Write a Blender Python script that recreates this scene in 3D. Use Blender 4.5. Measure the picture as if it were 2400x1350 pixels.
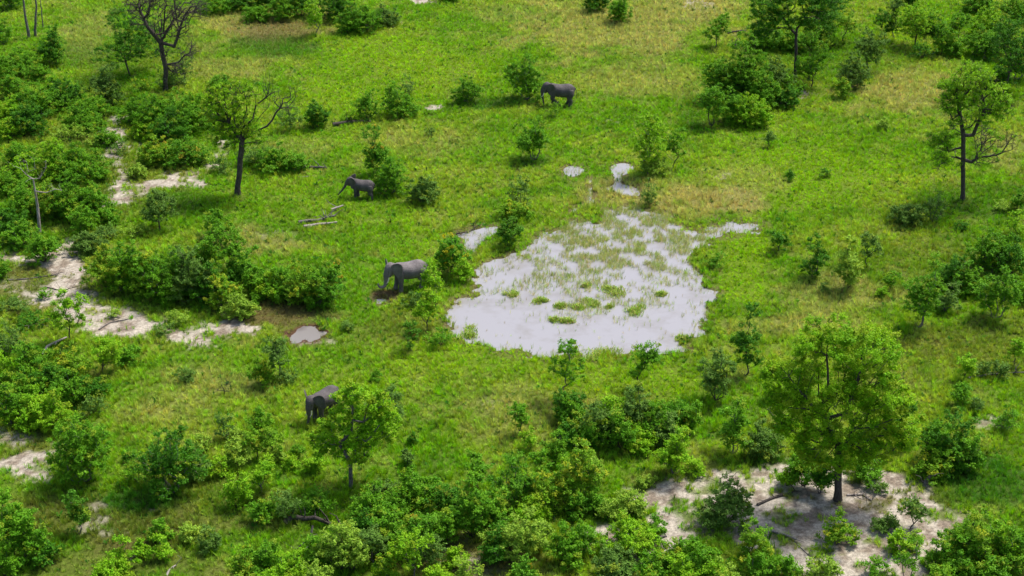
import bpy, math
import numpy as np

# ------------------------------------------------------------------ camera, sky, sun, exposure
for o in list(bpy.data.objects):
    bpy.data.objects.remove(o)
S = bpy.context.scene
COL = S.collection
R = math.radians
H, PITCH, FPX, CX, CY = 72.0, R(27.0), 3484.0, 1200.0, 675.0     # metres, downward tilt, focal length for a 2400 px wide frame
cd = bpy.data.cameras.new('camera'); cam = bpy.data.objects.new('camera', cd); COL.objects.link(cam)
cd.sensor_width = 36.0; cd.lens = 36.0 * FPX / 2400.0
cd.clip_start = 1.0; cd.clip_end = 12000.0
cam.location = (0, 0, H); cam.rotation_euler = (R(90) - PITCH, 0, 0)
S.camera = cam
W = bpy.data.worlds.new('World'); S.world = W; W.use_nodes = True
wn = W.node_tree.nodes; wl = W.node_tree.links
bgn = wn['Background']; sky = wn.new('ShaderNodeTexSky'); sky.sky_type = 'NISHITA'; sky.sun_disc = False
SUN_EL, SUN_AZ = R(60), R(50)                                    # azimuth from +Y towards +X
sky.sun_elevation = SUN_EL; sky.sun_rotation = SUN_AZ
sky.air_density = 1.0; sky.dust_density = 3.0; sky.ozone_density = 1.0
wl.new(sky.outputs[0], bgn.inputs[0]); bgn.inputs[1].default_value = 0.13
ld = bpy.data.lights.new('sun', 'SUN'); sun = bpy.data.objects.new('sun', ld); COL.objects.link(sun)
ld.energy = 3.6; ld.angle = R(12.0); ld.color = (1.0, 0.945, 0.84)
sun.rotation_euler = (R(90) - SUN_EL, 0, math.pi - SUN_AZ); sun.location = (60, 180, 120)
S.view_settings.view_transform = 'Standard'; S.view_settings.look = 'None'
S.view_settings.exposure = 0.50; S.view_settings.gamma = 1.0
S.render.engine = 'CYCLES'; S.cycles.max_bounces = 6; S.cycles.diffuse_bounces = 3
S.cycles.transparent_max_bounces = 4; S.cycles.caustics_reflective = False

# ------------------------------------------------------------------ helpers
CP, SP = math.cos(PITCH), math.sin(PITCH)
def ground(u, v, z=0.0):
    """ground point seen at pixel (u, v) of the 2400 x 1350 photograph"""
    x = (u - CX) / FPX; y = -(v - CY) / FPX
    d = (x, CP + y * SP, -SP + y * CP)
    t = (H - z) / -d[2]
    return np.array([d[0] * t, d[1] * t, z])
def pixel(X, Y):
    """photograph pixel of ground points"""
    f = Y * CP + H * SP; up = Y * SP - H * CP
    return CX + FPX * X / f, CY - FPX * up / f
def ppm(v):
    return CP * (v - (CY - FPX * math.tan(PITCH))) / H             # pixels per metre across, on the ground at row v
NADIR = CY + FPX / math.tan(PITCH)                                # where plumb lines meet, pixel row
def plumb(u, v): return (u - CX) / (NADIR - v)
def cosa(v):
    return math.cos(PITCH + math.atan((v - CY) / FPX))
def lin(r, g, b):
    return np.array([((c / 255.0 + 0.055) / 1.055) ** 2.4 if c > 10 else c / 255.0 / 12.92 for c in (r, g, b)])

def hash2(ix, iy, seed):
    n = (ix.astype(np.int64) * 374761393 + iy.astype(np.int64) * 668265263 + seed * 1442695041) & 0xffffffff
    n = ((n ^ (n >> 13)) * 1274126177) & 0xffffffff
    return ((n ^ (n >> 16)) & 0xffff) / 65535.0
def vnoise(x, y, seed):
    ix, iy = np.floor(x), np.floor(y); fx, fy = x - ix, y - iy
    fx = fx * fx * (3 - 2 * fx); fy = fy * fy * (3 - 2 * fy)
    a = hash2(ix, iy, seed); b = hash2(ix + 1, iy, seed); c = hash2(ix, iy + 1, seed); d = hash2(ix + 1, iy + 1, seed)
    return (a * (1 - fx) + b * fx) * (1 - fy) + (c * (1 - fx) + d * fx) * fy
def fbm(x, y, size, seed, octs=4):
    """0..1 noise, features about `size` metres"""
    s = 0; a = 1; t = 0
    x = x / size; y = y / size
    for k in range(octs):
        s = s + a * vnoise(x, y, seed + k * 17); t += a
        a *= 0.55; c, d = math.cos(0.6), math.sin(0.6)
        x, y = (x * c - y * d) * 2.03 + 11.3, (x * d + y * c) * 2.03 + 5.7
    return s / t
def sstep(a, b, x):
    t = np.clip((x - a) / (b - a), 0, 1); return t * t * (3 - 2 * t)
def sdf(poly, X, Y):
    """signed distance in metres to a polygon given in photo pixels, positive inside"""
    P = np.array([ground(u, v)[:2] for u, v in poly]); best = np.full(X.shape, 1e9); ins = np.zeros(X.shape, bool)
    for i in range(len(P)):
        a = P[i]; b = P[(i + 1) % len(P)]; e = b - a
        t = np.clip(((X - a[0]) * e[0] + (Y - a[1]) * e[1]) / (e @ e + 1e-9), 0, 1)
        d = (X - a[0] - t * e[0]) ** 2 + (Y - a[1] - t * e[1]) ** 2
        best = np.minimum(best, d)
        c = (a[1] > Y) != (b[1] > Y)
        xi = a[0] + (Y - a[1]) / (e[1] if abs(e[1]) > 1e-9 else 1e-9) * e[0]
        ins ^= c & (X < xi)
    return np.where(ins, 1, -1) * np.sqrt(best)
def ell(cx, cy, rx, ry, n=14):
    return [(cx + rx * math.cos(k * 2 * math.pi / n), cy + ry * math.sin(k * 2 * math.pi / n)) for k in range(n)]

def mesh(name, V, F, mat=None, parent=None, col=None, smooth=False):
    me = bpy.data.meshes.new(name); V = np.asarray(V, np.float32); F = np.asarray(F, np.int32); k = F.shape[1]
    me.vertices.add(len(V)); me.vertices.foreach_set('co', V.ravel())
    me.loops.add(F.size); me.loops.foreach_set('vertex_index', F.ravel())
    me.polygons.add(len(F)); me.polygons.foreach_set('loop_start', np.arange(0, F.size, k, dtype=np.int32))
    me.update(calc_edges=True)
    if smooth: me.polygons.foreach_set('use_smooth', np.ones(len(F), bool))
    if col is not None:
        a = me.attributes.new('tint', 'FLOAT_COLOR', 'POINT')
        a.data.foreach_set('color', np.hstack([col, np.ones((len(V), 1))]).astype(np.float32).ravel())
    if mat: me.materials.append(mat)
    me.validate()
    o = bpy.data.objects.new(name, me); COL.objects.link(o)
    if parent: o.parent = parent
    return o
def tag(o, label=None, cat=None, group=None, kind=None):
    if label: o['label'] = label
    if cat: o['category'] = cat
    if group: o['group'] = group
    if kind: o['kind'] = kind
    return o
def empty(name, loc, rz=0.0):
    o = bpy.data.objects.new(name, None); COL.objects.link(o); o.empty_display_size = 0.3
    o.location = tuple(loc); o.rotation_euler = (0, 0, rz); return o

def tubes(P0, P1, R0, R1, n=5):
    """tapered tube segments as quads, all at once"""
    P0, P1 = np.asarray(P0, float), np.asarray(P1, float); D = P1 - P0; L = np.linalg.norm(D, axis=1, keepdims=True) + 1e-9; D = D / L
    A = np.where(np.abs(D[:, 2:3]) > 0.9, [[1.0, 0, 0]], [[0, 0, 1.0]])
    U = np.cross(D, A); U /= np.linalg.norm(U, axis=1, keepdims=True) + 1e-9; Vv = np.cross(D, U)
    th = np.arange(n) * 2 * math.pi / n
    ring = U[:, None, :] * np.cos(th)[None, :, None] + Vv[:, None, :] * np.sin(th)[None, :, None]
    P1 = P1 + D * np.asarray(R1)[:, None] * 0.35
    a = P0[:, None, :] + ring * np.asarray(R0)[:, None, None]; b = P1[:, None, :] + ring * np.asarray(R1)[:, None, None]
    V = np.concatenate([a, b], 1).reshape(-1, 3); S_ = len(P0); k = np.arange(n); k2 = (k + 1) % n
    f = np.stack([k, k2, k2 + n, k + n], 1)
    return V, (f[None] + (np.arange(S_) * 2 * n)[:, None, None]).reshape(-1, 4)

# ------------------------------------------------------------------ materials
def mat(name):
    m = bpy.data.materials.new(name); m.use_nodes = True; nt = m.node_tree
    return m, nt, nt.nodes['Principled BSDF'], nt.nodes['Material Output']
def N(nt, t, **kw):
    n = nt.nodes.new(t)
    for k, v in kw.items():
        if k[0] == '_': n.inputs[k[1:].replace('_', ' ')].default_value = v
        else: setattr(n, k, v)
    return n
def leafy(name, attr_type, transl, rough=0.55, spec=0.25):
    m, nt, b, out = mat(name)
    a = N(nt, 'ShaderNodeAttribute', attribute_type=attr_type, attribute_name='tint')
    nt.links.new(a.outputs['Color'], b.inputs['Base Color']); b.inputs['Roughness'].default_value = rough
    b.inputs['Specular IOR Level'].default_value = spec
    t = N(nt, 'ShaderNodeBsdfTranslucent'); mx = N(nt, 'ShaderNodeMixShader'); mx.inputs[0].default_value = transl
    hs = N(nt, 'ShaderNodeHueSaturation', _Hue=0.485, _Saturation=1.05, _Value=1.3)
    nt.links.new(a.outputs['Color'], hs.inputs['Color']); nt.links.new(hs.outputs[0], t.inputs['Color'])
    nt.links.new(b.outputs[0], mx.inputs[1]); nt.links.new(t.outputs[0], mx.inputs[2]); nt.links.new(mx.outputs[0], out.inputs['Surface'])
    return m
M = {}
M['leaf'] = leafy('leaf', 'GEOMETRY', 0.33, 0.6, 0.15)
M['grass'] = leafy('grass_blade', 'INSTANCER', 0.35, 0.6, 0.2)
def bark(name, c0, c1):
    m, nt, b, out = mat(name)
    tc = N(nt, 'ShaderNodeTexCoord'); mp = N(nt, 'ShaderNodeMapping'); mp.inputs['Scale'].default_value = (6, 6, 1.2)
    nz = N(nt, 'ShaderNodeTexNoise', _Scale=2.0, _Detail=5.0, _Roughness=0.65); cr = N(nt, 'ShaderNodeValToRGB')
    cr.color_ramp.elements[0].position = 0.35; cr.color_ramp.elements[1].position = 0.7
    cr.color_ramp.elements[0].color = (*c0, 1); cr.color_ramp.elements[1].color = (*c1, 1)
    nt.links.new(tc.outputs['Object'], mp.inputs[0]); nt.links.new(mp.outputs[0], nz.inputs['Vector'])
    nt.links.new(nz.outputs[0], cr.inputs[0]); nt.links.new(cr.outputs[0], b.inputs['Base Color'])
    bp = N(nt, 'ShaderNodeBump', _Strength=0.6, _Distance=0.05); nt.links.new(nz.outputs[0], bp.inputs['Height'])
    nt.links.new(bp.outputs[0], b.inputs['Normal']); b.inputs['Roughness'].default_value = 0.9; b.inputs['Specular IOR Level'].default_value = 0.15
    return m
M['bark'] = bark('dark_bark', (0.03, 0.025, 0.021), (0.13, 0.11, 0.10))
M['greybark'] = bark('grey_bark', (0.07, 0.06, 0.058), (0.24, 0.22, 0.21))
M['deadwood'] = bark('weathered_wood', (0.16, 0.13, 0.12), (0.50, 0.45, 0.42))
def skin(name='elephant_skin', q=1.0):
    m, nt, b, out = mat(name)
    tc = N(nt, 'ShaderNodeTexCoord')
    n1 = N(nt, 'ShaderNodeTexNoise', _Scale=1.3, _Detail=4.0); n2 = N(nt, 'ShaderNodeTexNoise', _Scale=9.0, _Detail=6.0, _Roughness=0.7)
    vo = N(nt, 'ShaderNodeTexVoronoi', feature='DISTANCE_TO_EDGE', _Scale=9.0)
    cr = N(nt, 'ShaderNodeValToRGB'); cr.color_ramp.elements[0].position = 0.3; cr.color_ramp.elements[1].position = 0.75
    cr.color_ramp.elements[0].color = (0.056 * q, 0.049 * q, 0.052 * q, 1); cr.color_ramp.elements[1].color = (0.30 * q, 0.265 * q, 0.268 * q, 1)
    mx = N(nt, 'ShaderNodeMath', operation='ADD'); ml = N(nt, 'ShaderNodeMath', operation='MULTIPLY'); ml.inputs[1].default_value = 0.5
    for n in (n1, n2, vo): nt.links.new(tc.outputs['Object'], n.inputs['Vector'])
    nt.links.new(n1.outputs[0], mx.inputs[0]); nt.links.new(n2.outputs[0], mx.inputs[1]); nt.links.new(mx.outputs[0], ml.inputs[0])
    nt.links.new(ml.outputs[0], cr.inputs[0]); nt.links.new(cr.outputs[0], b.inputs['Base Color'])
    bp = N(nt, 'ShaderNodeBump', _Strength=0.5, _Distance=0.04); nt.links.new(vo.outputs['Distance'], bp.inputs['Height'])
    bp2 = N(nt, 'ShaderNodeBump', _Strength=0.5, _Distance=0.06); nt.links.new(n2.outputs[0], bp2.inputs['Height']); nt.links.new(bp.outputs[0], bp2.inputs['Normal'])
    nt.links.new(bp2.outputs[0], b.inputs['Normal']); b.inputs['Roughness'].default_value = 0.75; b.inputs['Specular IOR Level'].default_value = 0.25
    return m
M['skin'] = skin(); M['darkskin'] = skin('dark_elephant_skin', .55)
m, nt, b, out = mat('ivory'); M['ivory'] = m
nz = N(nt, 'ShaderNodeTexNoise', _Scale=5.0); cr = N(nt, 'ShaderNodeValToRGB'); nt.links.new(nz.outputs[0], cr.inputs[0]); nt.links.new(cr.outputs[0], b.inputs['Base Color'])
cr.color_ramp.elements[0].color = (0.62, 0.52, 0.38, 1); cr.color_ramp.elements[1].color = (0.82, 0.76, 0.64, 1); b.inputs['Roughness'].default_value = 0.4
m, nt, b, out = mat('eye_dark'); M['eye'] = m
nz = N(nt, 'ShaderNodeTexNoise', _Scale=30.0); cr = N(nt, 'ShaderNodeValToRGB'); nt.links.new(nz.outputs[0], cr.inputs[0]); nt.links.new(cr.outputs[0], b.inputs['Base Color'])
cr.color_ramp.elements[0].color = (0.01, 0.008, 0.006, 1); cr.color_ramp.elements[1].color = (0.05, 0.03, 0.02, 1); b.inputs['Roughness'].default_value = 0.1
def groundmat():
    m, nt, b, out = mat('soil_and_turf')
    a = N(nt, 'ShaderNodeAttribute', attribute_type='GEOMETRY', attribute_name='tint')
    g = N(nt, 'ShaderNodeNewGeometry')
    n1 = N(nt, 'ShaderNodeTexNoise', _Scale=3.2, _Detail=6.0, _Roughness=0.72); n2 = N(nt, 'ShaderNodeTexNoise', _Scale=14.0, _Detail=4.0, _Roughness=0.7)
    for n in (n1, n2): nt.links.new(g.outputs['Position'], n.inputs['Vector'])
    mr = N(nt, 'ShaderNodeMapRange'); mr.inputs['From Min'].default_value = 0.35; mr.inputs['From Max'].default_value = 0.68
    mr.inputs['To Min'].default_value = 0.5; mr.inputs['To Max'].default_value = 1.2
    nt.links.new(n1.outputs[0], mr.inputs[0])
    mr2 = N(nt, 'ShaderNodeMapRange'); mr2.inputs['From Min'].default_value = 0.3; mr2.inputs['From Max'].default_value = 0.6
    mr2.inputs['To Min'].default_value = 0.6; mr2.inputs['To Max'].default_value = 1.1
    nt.links.new(n2.outputs[0], mr2.inputs[0])
    mu = N(nt, 'ShaderNodeMath', operation='MULTIPLY'); nt.links.new(mr.outputs[0], mu.inputs[0]); nt.links.new(mr2.outputs[0], mu.inputs[1])
    vm = N(nt, 'ShaderNodeVectorMath', operation='SCALE'); nt.links.new(a.outputs['Color'], vm.inputs[0]); nt.links.new(mu.outputs[0], vm.inputs['Scale'])
    nt.links.new(vm.outputs[0], b.inputs['Base Color']); b.inputs['Roughness'].default_value = 0.95; b.inputs['Specular IOR Level'].default_value = 0.1
    bp = N(nt, 'ShaderNodeBump', _Strength=0.8, _Distance=0.12); nt.links.new(n1.outputs[0], bp.inputs['Height']); nt.links.new(bp.outputs[0], b.inputs['Normal'])
    return m
M['ground'] = groundmat()
def watermat(name, c0, c1, rough):
    m, nt, b, out = mat(name)
    g = N(nt, 'ShaderNodeNewGeometry'); n1 = N(nt, 'ShaderNodeTexNoise', _Scale=0.22, _Detail=5.0, _Roughness=0.6)
    n2 = N(nt, 'ShaderNodeTexNoise', _Scale=6.0, _Detail=3.0)
    for n in (n1, n2): nt.links.new(g.outputs['Position'], n.inputs['Vector'])
    cr = N(nt, 'ShaderNodeValToRGB'); cr.color_ramp.elements[0].position = 0.36; cr.color_ramp.elements[1].position = 0.5
    cr.color_ramp.elements[0].color = (*c0, 1); cr.color_ramp.elements[1].color = (*c1, 1)
    nt.links.new(n1.outputs[0], cr.inputs[0]); nt.links.new(cr.outputs[0], b.inputs['Base Color'])
    bp = N(nt, 'ShaderNodeBump', _Strength=0.06, _Distance=0.05); nt.links.new(n2.outputs[0], bp.inputs['Height']); nt.links.new(bp.outputs[0], b.inputs['Normal'])
    b.inputs['Roughness'].default_value = rough; b.inputs['IOR'].default_value = 1.33
    return m
M['water'] = watermat('milky_cloud_tint_water', (0.255, 0.245, 0.25), (0.30, 0.295, 0.32), 0.04)  # clay-milky water, with reflected white cloud painted into its base colour
M['mud'] = watermat('thin_mud', (0.15, 0.135, 0.13), (0.22, 0.205, 0.20), 0.25)

# ------------------------------------------------------------------ where sand, water, painted bush shadows and the kinds of grass lie (traced outlines on the ground)
POND = [(1050,722),(1062,700),(1108,690),(1100,652),(1118,628),(1150,612),(1160,602),(1235,592),(1250,560),(1285,540),(1310,530),(1330,512),(1395,518),(1420,496),(1455,488),(1500,482),(1552,498),(1604,528),(1638,546),(1650,528),(1705,514),(1785,524),(1770,541),(1702,546),(1664,562),(1640,588),(1618,608),(1640,645),(1682,688),(1665,715),(1650,748),(1656,782),(1592,790),(1600,820),(1530,827),(1480,818),(1392,842),(1340,820),(1280,836),(1210,820),(1160,826),(1120,800),(1070,782),(1055,750)]
POOLS = [POND, [(1066,550),(1110,534),(1162,529),(1166,545),(1134,562),(1112,590),(1098,584),(1084,562)], ell(1343,400,25,13), ell(1457,394,29,15),
         [(1376,418),(1388,418),(1392,474),(1376,474)], [(1440,402),(1452,402),(1456,430),(1502,440),(1500,458),(1462,456),(1420,440),(1442,430)], ell(1348,492,14,7), ell(890,703,15,5)]
MUDP = [(680,781),(700,768),(738,765),(758,778),(732,796),(692,799)]
SANDS = [([(246,300),(292,300),(304,330),(332,345),(320,360),(282,352),(288,390),(305,420),(292,480),(256,490),(262,430),(268,400),(250,345)],1.0),
 (ell(276,278,18,9),1.0), ([(345,425),(400,405),(465,398),(470,435),(412,446),(352,442),(300,480),(215,486),(262,455)],1.0),
 ([(478,388),(505,350),(530,330),(545,335),(520,365),(495,398)],0.9),
 ([(0,590),(90,600),(150,560),(182,553),(172,590),(197,610),(203,650),(185,672),(240,710),(330,730),(392,750),(397,770),(330,787),(230,782),(170,770),(120,720),(60,702),(10,692),(60,678),(120,690),(140,652),(90,622),(0,612)],1.08),
 ([(400,777),(470,755),(540,745),(602,770),(592,781),(512,791),(500,805),(455,808),(405,792)],1.25),
 ([(-40,1090),(15,1085),(60,1070),(118,1053),(122,1070),(62,1090),(100,1110),(118,1126),(80,1126),(20,1098)],1.0), (ell(35,1030,45,14),0.7),
 ([(1440,1170),(1500,1145),(1560,1140),(1600,1130),(1650,1118),(1750,1104),(1860,1090),(2090,1100),(2132,1120),(2182,1170),(2252,1215),(2240,1250),(2192,1290),(2182,1350),(2100,1450),(1950,1420),(1850,1330),(1700,1262),(1640,1270),(1500,1310),(1380,1262),(1430,1230),(1540,1202),(1600,1180),(1500,1186)],1.05),
 (ell(2325,988,34,13),0.75),(ell(1015,253,12,5),0.9),(ell(1420,282,12,4),0.8),(ell(1700,413,16,6),0.5),(ell(1635,8,32,10),0.7),(ell(235,1235,28,10),0.6),(ell(250,1183,22,8),0.6),
 (ell(1040,1272,60,24),0.5),(ell(1130,1335,110,26),0.5),(ell(715,800,60,8),0.55),(ell(1000,2,30,5),1.0),(ell(2170,470,1,1),0.1),(ell(930,55,20,5),0.4),(ell(1165,940,12,7),0.5),(ell(650,545,50,10),0.25),(ell(350,1185,20,8),0.4),(ell(1880,220,30,12),0.6),(ell(30,660,60,14),0.5)]
# colour zones: (px, py, rx, ry, kind, strength): s straw, g lush green and also shadows painted beside bushes, d dull olive, b brownish litter, l lime
ZONES = [(1450,60,260,90,'s',.75),(600,60,170,60,'s',.7),(560,160,120,40,'s',.45),(1650,470,120,40,'s',1.0),(1440,445,120,40,'s',.7),(2130,220,150,60,'s',.75),(1990,690,170,45,'s',.6),(1880,760,160,30,'s',.55),
 (1600,20,130,60,'s',.8),(1500,180,150,60,'s',.45),(990,330,140,40,'s',.3),(600,570,90,40,'s',.6),(700,350,110,30,'s',.3),(1230,960,200,60,'s',.4),(520,890,140,40,'s',.45),(1750,420,110,30,'s',.4),(1190,30,120,30,'s',.4),
 (400,960,130,50,'s',.4),(2350,350,60,60,'s',.55),(210,80,70,60,'s',.5),(930,770,120,40,'d',.4),(680,740,140,50,'b',.8),(640,70,130,22,'b',.55),(900,690,55,15,'b',1.0),(1100,545,50,20,'b',.4),(715,782,66,24,'b',1.1),
 (750,330,90,30,'l',.5),(820,220,200,60,'l',.6),(1000,160,200,70,'l',.6),(1900,400,220,80,'l',.8),(1780,300,140,50,'l',.4),(1750,620,70,120,'l',.9),(950,540,170,60,'l',.35),(900,120,180,50,'l',.6),(1150,840,250,40,'l',.7),(1450,900,250,40,'l',.6),(900,900,200,60,'l',.4),(640,110,120,30,'g',.7),
 (330,1170,90,26,'g',1.0),(2300,1130,140,80,'g',.9),(1150,240,80,14,'g',.8),(1620,280,50,40,'g',.6),(1800,1090,180,22,'g',.7),(2300,480,120,50,'g',.6),(1950,130,200,50,'g',.5),(1230,375,60,14,'g',.6),(250,150,120,50,'g',.5),(430,480,70,30,'g',.5),  # several of these green zones are bush shadows painted into the grass colour
 (120,660,180,60,'b',.5),(60,1050,100,60,'d',.6),(250,1220,260,70,'d',.8),(300,1320,240,50,'b',.35),(1050,1300,200,50,'b',.6),(2010,1170,200,40,'b',.7),(500,1200,200,80,'d',.4),(2050,880,180,60,'d',.3),(2300,800,200,60,'d',.5),(2200,620,200,80,'d',.35),(400,120,120,60,'d',.3),(200,400,220,100,'d',.5),(700,470,200,60,'l',.2),(1560,1130,120,30,'d',.6),(2080,640,200,40,'d',.3)]
PAL = dict(s=lin(166,164,92), l=lin(126,166,24), g=lin(62,116,26), d=lin(104,116,46), b=lin(116,100,66))
def sandmask(X, Y):
    w = fbm(X, Y, 1.6, 71, 4) - 0.5; m = np.zeros(X.shape)
    for poly, k in SANDS:
        P = np.array(poly); 
        d = sdf(poly, X, Y) + w * 4.2
        m = np.maximum(m, sstep(-0.7, 0.5, d) * min(k, 1.0) * (.25 + .75 * sstep(0.36 - .3 * (k - 1) - .06, 0.36 - .3 * (k - 1) + .10, fbm(X, Y, 1.7, 33, 4))))
    return m
def waterdepth(X, Y):
    """positive inside pools, metres"""
    w = (fbm(X, Y, 1.6, 5, 5) - 0.5) * 3.4; d = np.full(X.shape, -50.0)
    for k, p in enumerate(POOLS): d = np.maximum(d, sdf(p, X, Y) + w * (1.0 if k == 0 else 0.35))
    return d
def muddepth(X, Y): return sdf(MUDP, X, Y) + (fbm(X, Y, 1.3, 8, 4) - 0.5) * 2.0
def zoneweights(X, Y):
    u, v = pixel(X, Y); z = {k: np.zeros(X.shape) for k in PAL}
    n = fbm(X, Y, 4.0, 91, 4) - 0.5
    for cx, cy, rx, ry, k, s in ZONES:
        q = np.sqrt(((u - cx) / rx) ** 2 + ((v - cy) / ry) ** 2) + n * 1.5
        z[k] = np.maximum(z[k], s * (1 - sstep(0.55, 1.25, q)))
    return z
def turf(X, Y):
    """albedo of the grass growing at a ground point, painted bush shadows included"""
    z = zoneweights(X, Y); n = X.shape
    a = fbm(X, Y, 9.0, 1, 4)[..., None]; b = fbm(X, Y, 2.2, 2, 4)[..., None]; c = fbm(X, Y, 0.8, 3, 3)[..., None]
    base = lin(106, 152, 28) * (1 - sstep(.35, .7, a)) + lin(134, 162, 46) * sstep(.35, .7, a)
    base = base * (1 - .55 * sstep(.55, .75, b)) + lin(82, 128, 32) * .55 * sstep(.55, .75, b)
    base = base * (1 - .45 * sstep(.54, .76, 1 - b)) + lin(158, 162, 84) * .45 * sstep(.54, .76, 1 - b)
    for k in 'dlsgb':
        w = z[k][..., None] * (0.6 + 0.8 * c); w = np.clip(w, 0, 1); base = base * (1 - w) + PAL[k] * w
    return base * (0.76 + 0.48 * c)
# --- the ground sheet: fine where it is seen, stretched out to the horizon
def axis(a, b, st, far):
    m_ = np.arange(a, b, st); o1 = a - np.geomspace(2, far, 12)[::-1]; o2 = m_[-1] + np.geomspace(2, far, 12)
    return np.concatenate([o1, m_, o2])
gx = axis(-112, 112, 0.27, 4000); ys = [72.0]
while ys[-1] < 275: ys.append(ys[-1] + 0.20 + max(0, ys[-1] - 82) * 0.0014)
gy = np.array(ys); gy = np.concatenate([gy[0] - np.geomspace(2, 3000, 12)[::-1], gy, gy[-1] + np.geomspace(2, 9000, 12)])
GX, GY = np.meshgrid(gx, gy)
core = (np.abs(GX) < 125) & (GY > 70) & (GY < 290)
wd = np.where(core, waterdepth(GX, GY), -50); md = np.where(core, muddepth(GX, GY), -50); sm = np.where(core, sandmask(GX, GY), 0)
def height(X, Y, wd_=None, md_=None):
    if wd_ is None: wd_ = waterdepth(X, Y); md_ = muddepth(X, Y)
    z = (fbm(X, Y, 7.0, 44, 3) - 0.5) * 0.10 + (fbm(X, Y, 1.0, 45, 3) - 0.5) * 0.09
    k = sstep(-1.6, 0.0, np.maximum(wd_, md_))
    z = z * (1 - k) - 0.30 * sstep(-0.5, 0.9, np.maximum(wd_, md_ + .2))
    return z
GZ = np.where(core, height(GX, GY, wd, md), 0)
gc = turf(GX, GY) * 0.55 + lin(120, 104, 66) * .12
sc = lin(196, 186, 172) * (0.78 + 0.3 * fbm(GX, GY, 0.6, 61, 3))[..., None]
lit = sstep(.44, .64, fbm(GX, GY, 0.9, 62, 4))[..., None]; sc = sc * (1 - .7 * lit) + lin(116, 98, 82) * .7 * lit
gc = gc * (1 - sm[..., None]) + sc * sm[..., None]
rim = sstep(-1.5, .1, wd)[..., None] * .8; gc = gc * (1 - rim) + lin(104, 92, 66) * rim
rim = sstep(-1.1, -.1, md)[..., None]; gc = gc * (1 - rim) + lin(92, 66, 52) * rim
ny, nx = GX.shape; idx = np.arange(ny * nx).reshape(ny, nx)
F = np.stack([idx[:-1, :-1], idx[:-1, 1:], idx[1:, 1:], idx[1:, :-1]], -1).reshape(-1, 4)
gr = mesh('ground', np.stack([GX, GY, GZ], -1).reshape(-1, 3), F, M['ground'], col=gc.reshape(-1, 3), smooth=True); tag(gr, kind='structure')
def sheet(name, polys, z, m, grow=1.3):
    V = []; Fs = []
    for p in polys:
        P = np.array([ground(u, v)[:2] for u, v in p]); c = (P.min(0) + P.max(0)) / 2; e = (P.max(0) - P.min(0)) / 2 + grow
        k = len(V); V += [(c[0] - e[0], c[1] - e[1], z), (c[0] + e[0], c[1] - e[1], z), (c[0] + e[0], c[1] + e[1], z), (c[0] - e[0], c[1] + e[1], z)]; Fs.append((k, k + 1, k + 2, k + 3))
    return tag(mesh(name, V, Fs, m), kind='structure')
allp = [sum(POOLS[:-1], [])]
sheet('pond_water', allp, -0.115, M['water']); sheet('puddle_water', [POOLS[-1]], -0.112, M['water'], .5); sheet('mud_puddle', [MUDP], -0.113, M['mud'], .6)
# ------------------------------------------------------------------ grass, dry grass, weeds and reeds: tufts set out over the ground
def tuft(name, nb, h, spread, wd_, seed, up=0.5, broad=False):
    r = np.random.default_rng(seed); V = []; F = []
    for i in range(nb):
        a = r.uniform(0, 6.283); l = h * r.uniform(.55, 1.1); o = r.uniform(0, spread * .5); lean = r.uniform(.1, 1 - up) * 1.1; w = wd_ * r.uniform(.7, 1.3)
        d = np.array([math.cos(a), math.sin(a), 0]); s = np.array([-d[1], d[0], 0]) * w / 2
        rr = r.uniform(-.6, .6); s = s * math.cos(rr) + np.array([0, 0, 1]) * w / 2 * math.sin(rr)
        p0 = d * o; p1 = p0 + d * l * .45 * lean + [0, 0, l * .62]; p2 = p0 + d * l * lean + [0, 0, l * (1.0 - .35 * lean)]
        k = len(V)
        if broad: V += [p0 - s * .2, p0 + s * .2, p1 + s, p1 - s, p2 + s * .15, p2 - s * .15]
        else: V += [p0 - s, p0 + s, p1 + s * .8, p1 - s * .8, p2 + s * .12, p2 - s * .12]
        F += [(k, k + 1, k + 2, k + 3), (k + 3, k + 2, k + 4, k + 5)]
    o = mesh(name, V, F, M['grass']); COL.objects.unlink(o); return o
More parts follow.
